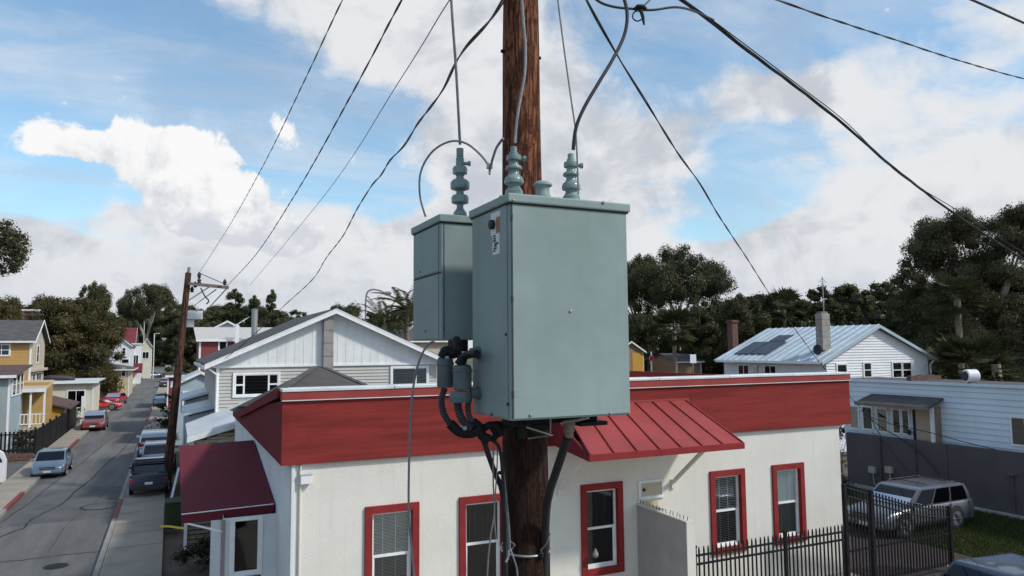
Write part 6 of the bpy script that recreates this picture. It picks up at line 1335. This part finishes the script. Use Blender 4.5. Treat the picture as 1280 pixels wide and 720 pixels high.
# woodland on the rise behind everything: reads as one dark mass
def woodland():
    rs = random.Random(99); cl = []
    def stand(px0, px1, d, tops, step, wr_):
        px = px0
        while px <= px1:
            t = (px-px0)/max(1, px1-px0)*(len(tops)-1); i = min(int(t), len(tops)-2); top = tops[i]+(tops[i+1]-tops[i])*(t-i)+rs.uniform(-9, 7)
            dd = d*rs.uniform(.92, 1.12); p = PD(px, 436, dd); zt = PD(px, top, dd).z; w_ = wr_*rs.uniform(.7, 1.25)
            for k in range(38):
                z = zt*rs.uniform(.06, .93)*1.; rr = w_*.5*math.sqrt(rs.uniform(0, 1))*(1-.55*max(0, z/zt-.55)/.45); a = rs.uniform(0, 6.28)
                cl.append((p.x+math.cos(a)*rr, p.y+math.sin(a)*rr, z, w_*rs.uniform(.09, .17)))
            cl.append((p.x, p.y, zt-w_*.12, w_*.13)); px += step*rs.uniform(.7, 1.3)
    stand(860, 1330, 150, [388, 380, 372, 366, 372], 12, 11)
    stand(880, 1180, 118, [385, 372, 366, 358, 352, 352], 12, 9.5)
    stand(780, 960, 130, [385, 388, 380, 372], 14, 10)
    stand(1120, 1330, 95, [372, 378, 372, 380], 13, 9)
    stand(100, 290, 330, [392, 394, 385, 383, 386], 6, 17)
    stand(230, 350, 190, [392, 386, 384, 388], 8, 11)
    stand(345, 560, 210, [388, 394, 392, 388], 9, 10)
    stand(-60, 125, 175, [392, 388, 384, 386], 9, 10)
    stand(-140, 30, 120, [388, 380, 384], 14, 9)
    V, T = leaves(cl, 46, .40, 5); me = raw_mesh('woodland', V, 4, T, 'leaf_oak'); o = link(bpy.data.objects.new('woodland', me)); o['kind'] = 'stuff'; tag(o, 'dark mass of trees along the horizon behind the houses', 'woodland')
    return len(T)
woodland()
# a branch of a tall tree that reaches in at the upper left edge
p0 = PD(-95, 436, 30); bt = thing('overhanging_tree', 'leafy branch end of a tall tree reaching in at the upper left edge', 'tree', (p0.x, p0.y, 0)); tb2 = B(); tipc = PD(8, 305, 30)
tb2.tube([(p0.x, p0.y, -.2), (p0.x+.1, p0.y, 4), (p0.x, p0.y, 9), (p0.x, p0.y, 13)], [.3, .25, .17, .06], 10); limb(tb2, (p0.x, p0.y, 8.5), tipc, .09, .02, 3); obj('trunk', tb2, 'bark', bt, smooth=True)
rs = random.Random(8); cl = []
for k in range(60):
    q = PD(rs.uniform(-42, 26), rs.uniform(282, 335), 30+rs.uniform(-.9, .9)); cl.append((q.x, q.y, q.z, rs.uniform(.22, .42)))
for q in ((14, 290), (20, 298), (22, 312), (14, 335), (8, 325), (4, 340), (10, 280), (-4, 282), (28, 296), (31, 304), (32, 314), (27, 322), (22, 330), (16, 339)): w = PD(*q, 30); cl.append((w.x, w.y, w.z, .28))
for k in range(40):
    a = rs.uniform(0, 6.28); r_ = rs.uniform(0, 2.2); cl.append((p0.x-1+math.cos(a)*r_, p0.y+math.sin(a)*r_, rs.uniform(9.5, 14), rs.uniform(.4, .7)))
V, T = leaves([(a-p0.x, b-p0.y, c, r_) for a, b, c, r_ in cl], 900, .12, 9, core=.4); o = link(bpy.data.objects.new('crown', raw_mesh('crown', V, 4, T, 'leaf_euc'))); o.parent = bt
# palms
def frond_fan(rs, base, d, L, m_):
    """one fan palm leaf: stalk and a pleated half disc of blades"""
    V = []; d = d.normalized(); tip = base+d*L*.55; x = d.cross(Vector((0, 0, 1))).normalized(); y = x.cross(d).normalized()
    V += [base-x*.02, base+x*.02, tip+x*.015, tip-x*.015]
    for k in range(11):
        a = (k/10-.5)*2.5; e = tip+(d*math.cos(a)+x*math.sin(a))*L*.55*rs.uniform(.85, 1.05)+Vector((0, 0, -.10*L*rs.random())); s_ = (d*-math.sin(a)+x*math.cos(a))*L*.045
        mid = tip.lerp(e, .55)+y*.02; V += [tip, mid-s_, e, mid+s_]
    return V
def frond_feather(rs, base, d, L):
    V = []; d = d.normalized(); P = []; q = base.copy(); v = d.copy()
    for k in range(9): P.append(q.copy()); q = q+v*L/8; v = (v+Vector((0, 0, -.16))).normalized()
    x = d.cross(Vector((0, 0, 1))).normalized()
    for k in range(1, 9):
        for s in (-1, 1):
            for j in range(2):
                a = P[k-1].lerp(P[k], j*.5); t = (k+j*.5)/9; l = L*.26*math.sin(math.pi*(.15+.8*t)); e = a+x*s*l*.8+(P[k]-P[k-1]).normalized()*l*.6+Vector((0, 0, -l*.25)); w_ = Vector((0, 0, .03))*L*.4
                V += [a-w_*.3, a.lerp(e, .5)-w_, e, a.lerp(e, .5)+w_]
    return V
def palm(name, label, px, base_y, top, d, kind, L, n, skirt=True, seed=1):
    rs = random.Random(seed); p = PD(px, 436, d); zt = PD(px, top, d).z-L*.75; t = thing(name, label, 'palm', (p.x, p.y, 0), local=True)
    obj('trunk', B().tube([(0, 0, -.2), (.05, 0, zt*.5), (0, 0, zt)], [.26, .22, .24], 12), 'palm_bark', t, smooth=True)
    for k in range(n):
        a = k*2.399+rs.uniform(-.2, .2); e = rs.uniform(-.75, 1.3) if skirt else rs.uniform(-.35, 1.35); d_ = Vector((math.cos(a)*math.cos(e), math.sin(a)*math.cos(e), math.sin(e)))
        V = frond_fan(rs, Vector((0, 0, zt)), d_, L*rs.uniform(.85, 1.15), None) if kind == 'fan' else frond_feather(rs, Vector((0, 0, zt)), d_, L*rs.uniform(.85, 1.15))
        VV = np.array([tuple(v) for v in V]); o = link(bpy.data.objects.new('frond', raw_mesh('frond', VV, 4, np.clip(np.full(len(V)//4, rs.uniform(.1, .9))+np.random.RandomState(k).normal(0, .12, len(V)//4), 0, 1), 'leaf_palm'))); o.parent = t
    return t
palm('feather_palm', 'tall feathery palm just left of the small cabinet', 508, 410, 348, 66, 'feather', 3.6, 44, seed=2)
palm('feather_palm', 'shorter feathery palm left of the tall one', 480, 412, 372, 62, 'feather', 2.8, 36, seed=3)
palm('fan_palm', 'broad fan palm behind the blue building roof', 1212, 480, 426, 47, 'fan', 2.6, 60, seed=4)
palm('fan_palm', 'small fan palm standing left of the broad one', 1176, 480, 440, 52, 'fan', 2.0, 34, seed=5)
palm('fan_palm', 'thick trunked palm beyond the parapet near the red sign', 843, 460, 388, 78, 'fan', 2.9, 46, seed=6)
palm('fan_palm', 'fan palm in the treeline above the metal roof', 982, 440, 364, 100, 'fan', 3.4, 44, seed=7)
palm('fan_palm', 'dead skirted fan palm inside the tall right eucalyptus', 1200, 440, 345, 58, 'fan', 2.4, 40, seed=8)
# shrubs
def shrub(name, label, x, y, r, h, seed, m='leaf_bush', n=22, leaf=.09):
    rs = random.Random(seed); t = thing(name, label, 'shrub', (x, y, 0), local=True); b = B(); cl = []
    for k in range(n):
        a = rs.uniform(0, 6.28); rr = r*math.sqrt(rs.random())*.8; z = h*rs.uniform(.15, .85)*(1-.4*rr/r); cl.append((math.cos(a)*rr, math.sin(a)*rr, z, r*rs.uniform(.22, .4)))
        if k % 3 == 0: limb(b, (0, 0, -.05), cl[-1][:3], .02, .006, k)
    obj('stems', b, 'bark', t); V, T = leaves(cl, 1500*(.09/leaf)**2, leaf*.8, seed, core=.35); o = link(bpy.data.objects.new('foliage', raw_mesh('foliage', V, 4, T, m))); o.parent = t
p = PZ(243, 715); shrub('shrub', 'dark round shrub below the louvred screen at the bottom left', p.x+.1, p.y, .75, 1.25, 1)
p = PZ(262, 700); shrub('shrub', 'smaller dark shrub between the porch post and the round shrub', p.x+.2, p.y, .5, 1.0, 2)
p = PZ(208, 555); shrub('shrub', 'dark shrub by the fence ahead of the white hatchback', .0, 55.5, .8, 1.6, 3, leaf=.16)
shrub('shrub', 'dark shrub at the foot of the pole further along the right pavement', .2, 62, 1.0, 2.2, 4, leaf=.2)
shrub('shrub', 'tall leafy shrub in front of the pale blue cottage', .0, 70, 1.2, 3.4, 5, leaf=.25)
shrub('shrub', 'dark hedge plant behind the dark fence at the left edge', -8.6, 57.5, 1.0, 1.8, 6, leaf=.18)
shrub('shrub', 'dark shrub by the board gate next to the yellow garage', -8.3, 76, 1.5, 2.6, 7, leaf=.22)
shrub('shrub', 'scrubby plant at the foot of the dark wall beside the cream building', 26.8, 23.2, .9, 1.2, 8)
shrub('shrub', 'dense scrub showing between the cream building and the dark wall', 31.4, 26.9, 1.7, 4.6, 10, leaf=.14)
shrub('shrub', 'low scrub at the end of the dark wall behind the gate', 25.0, 23.8, .8, 1.0, 9)
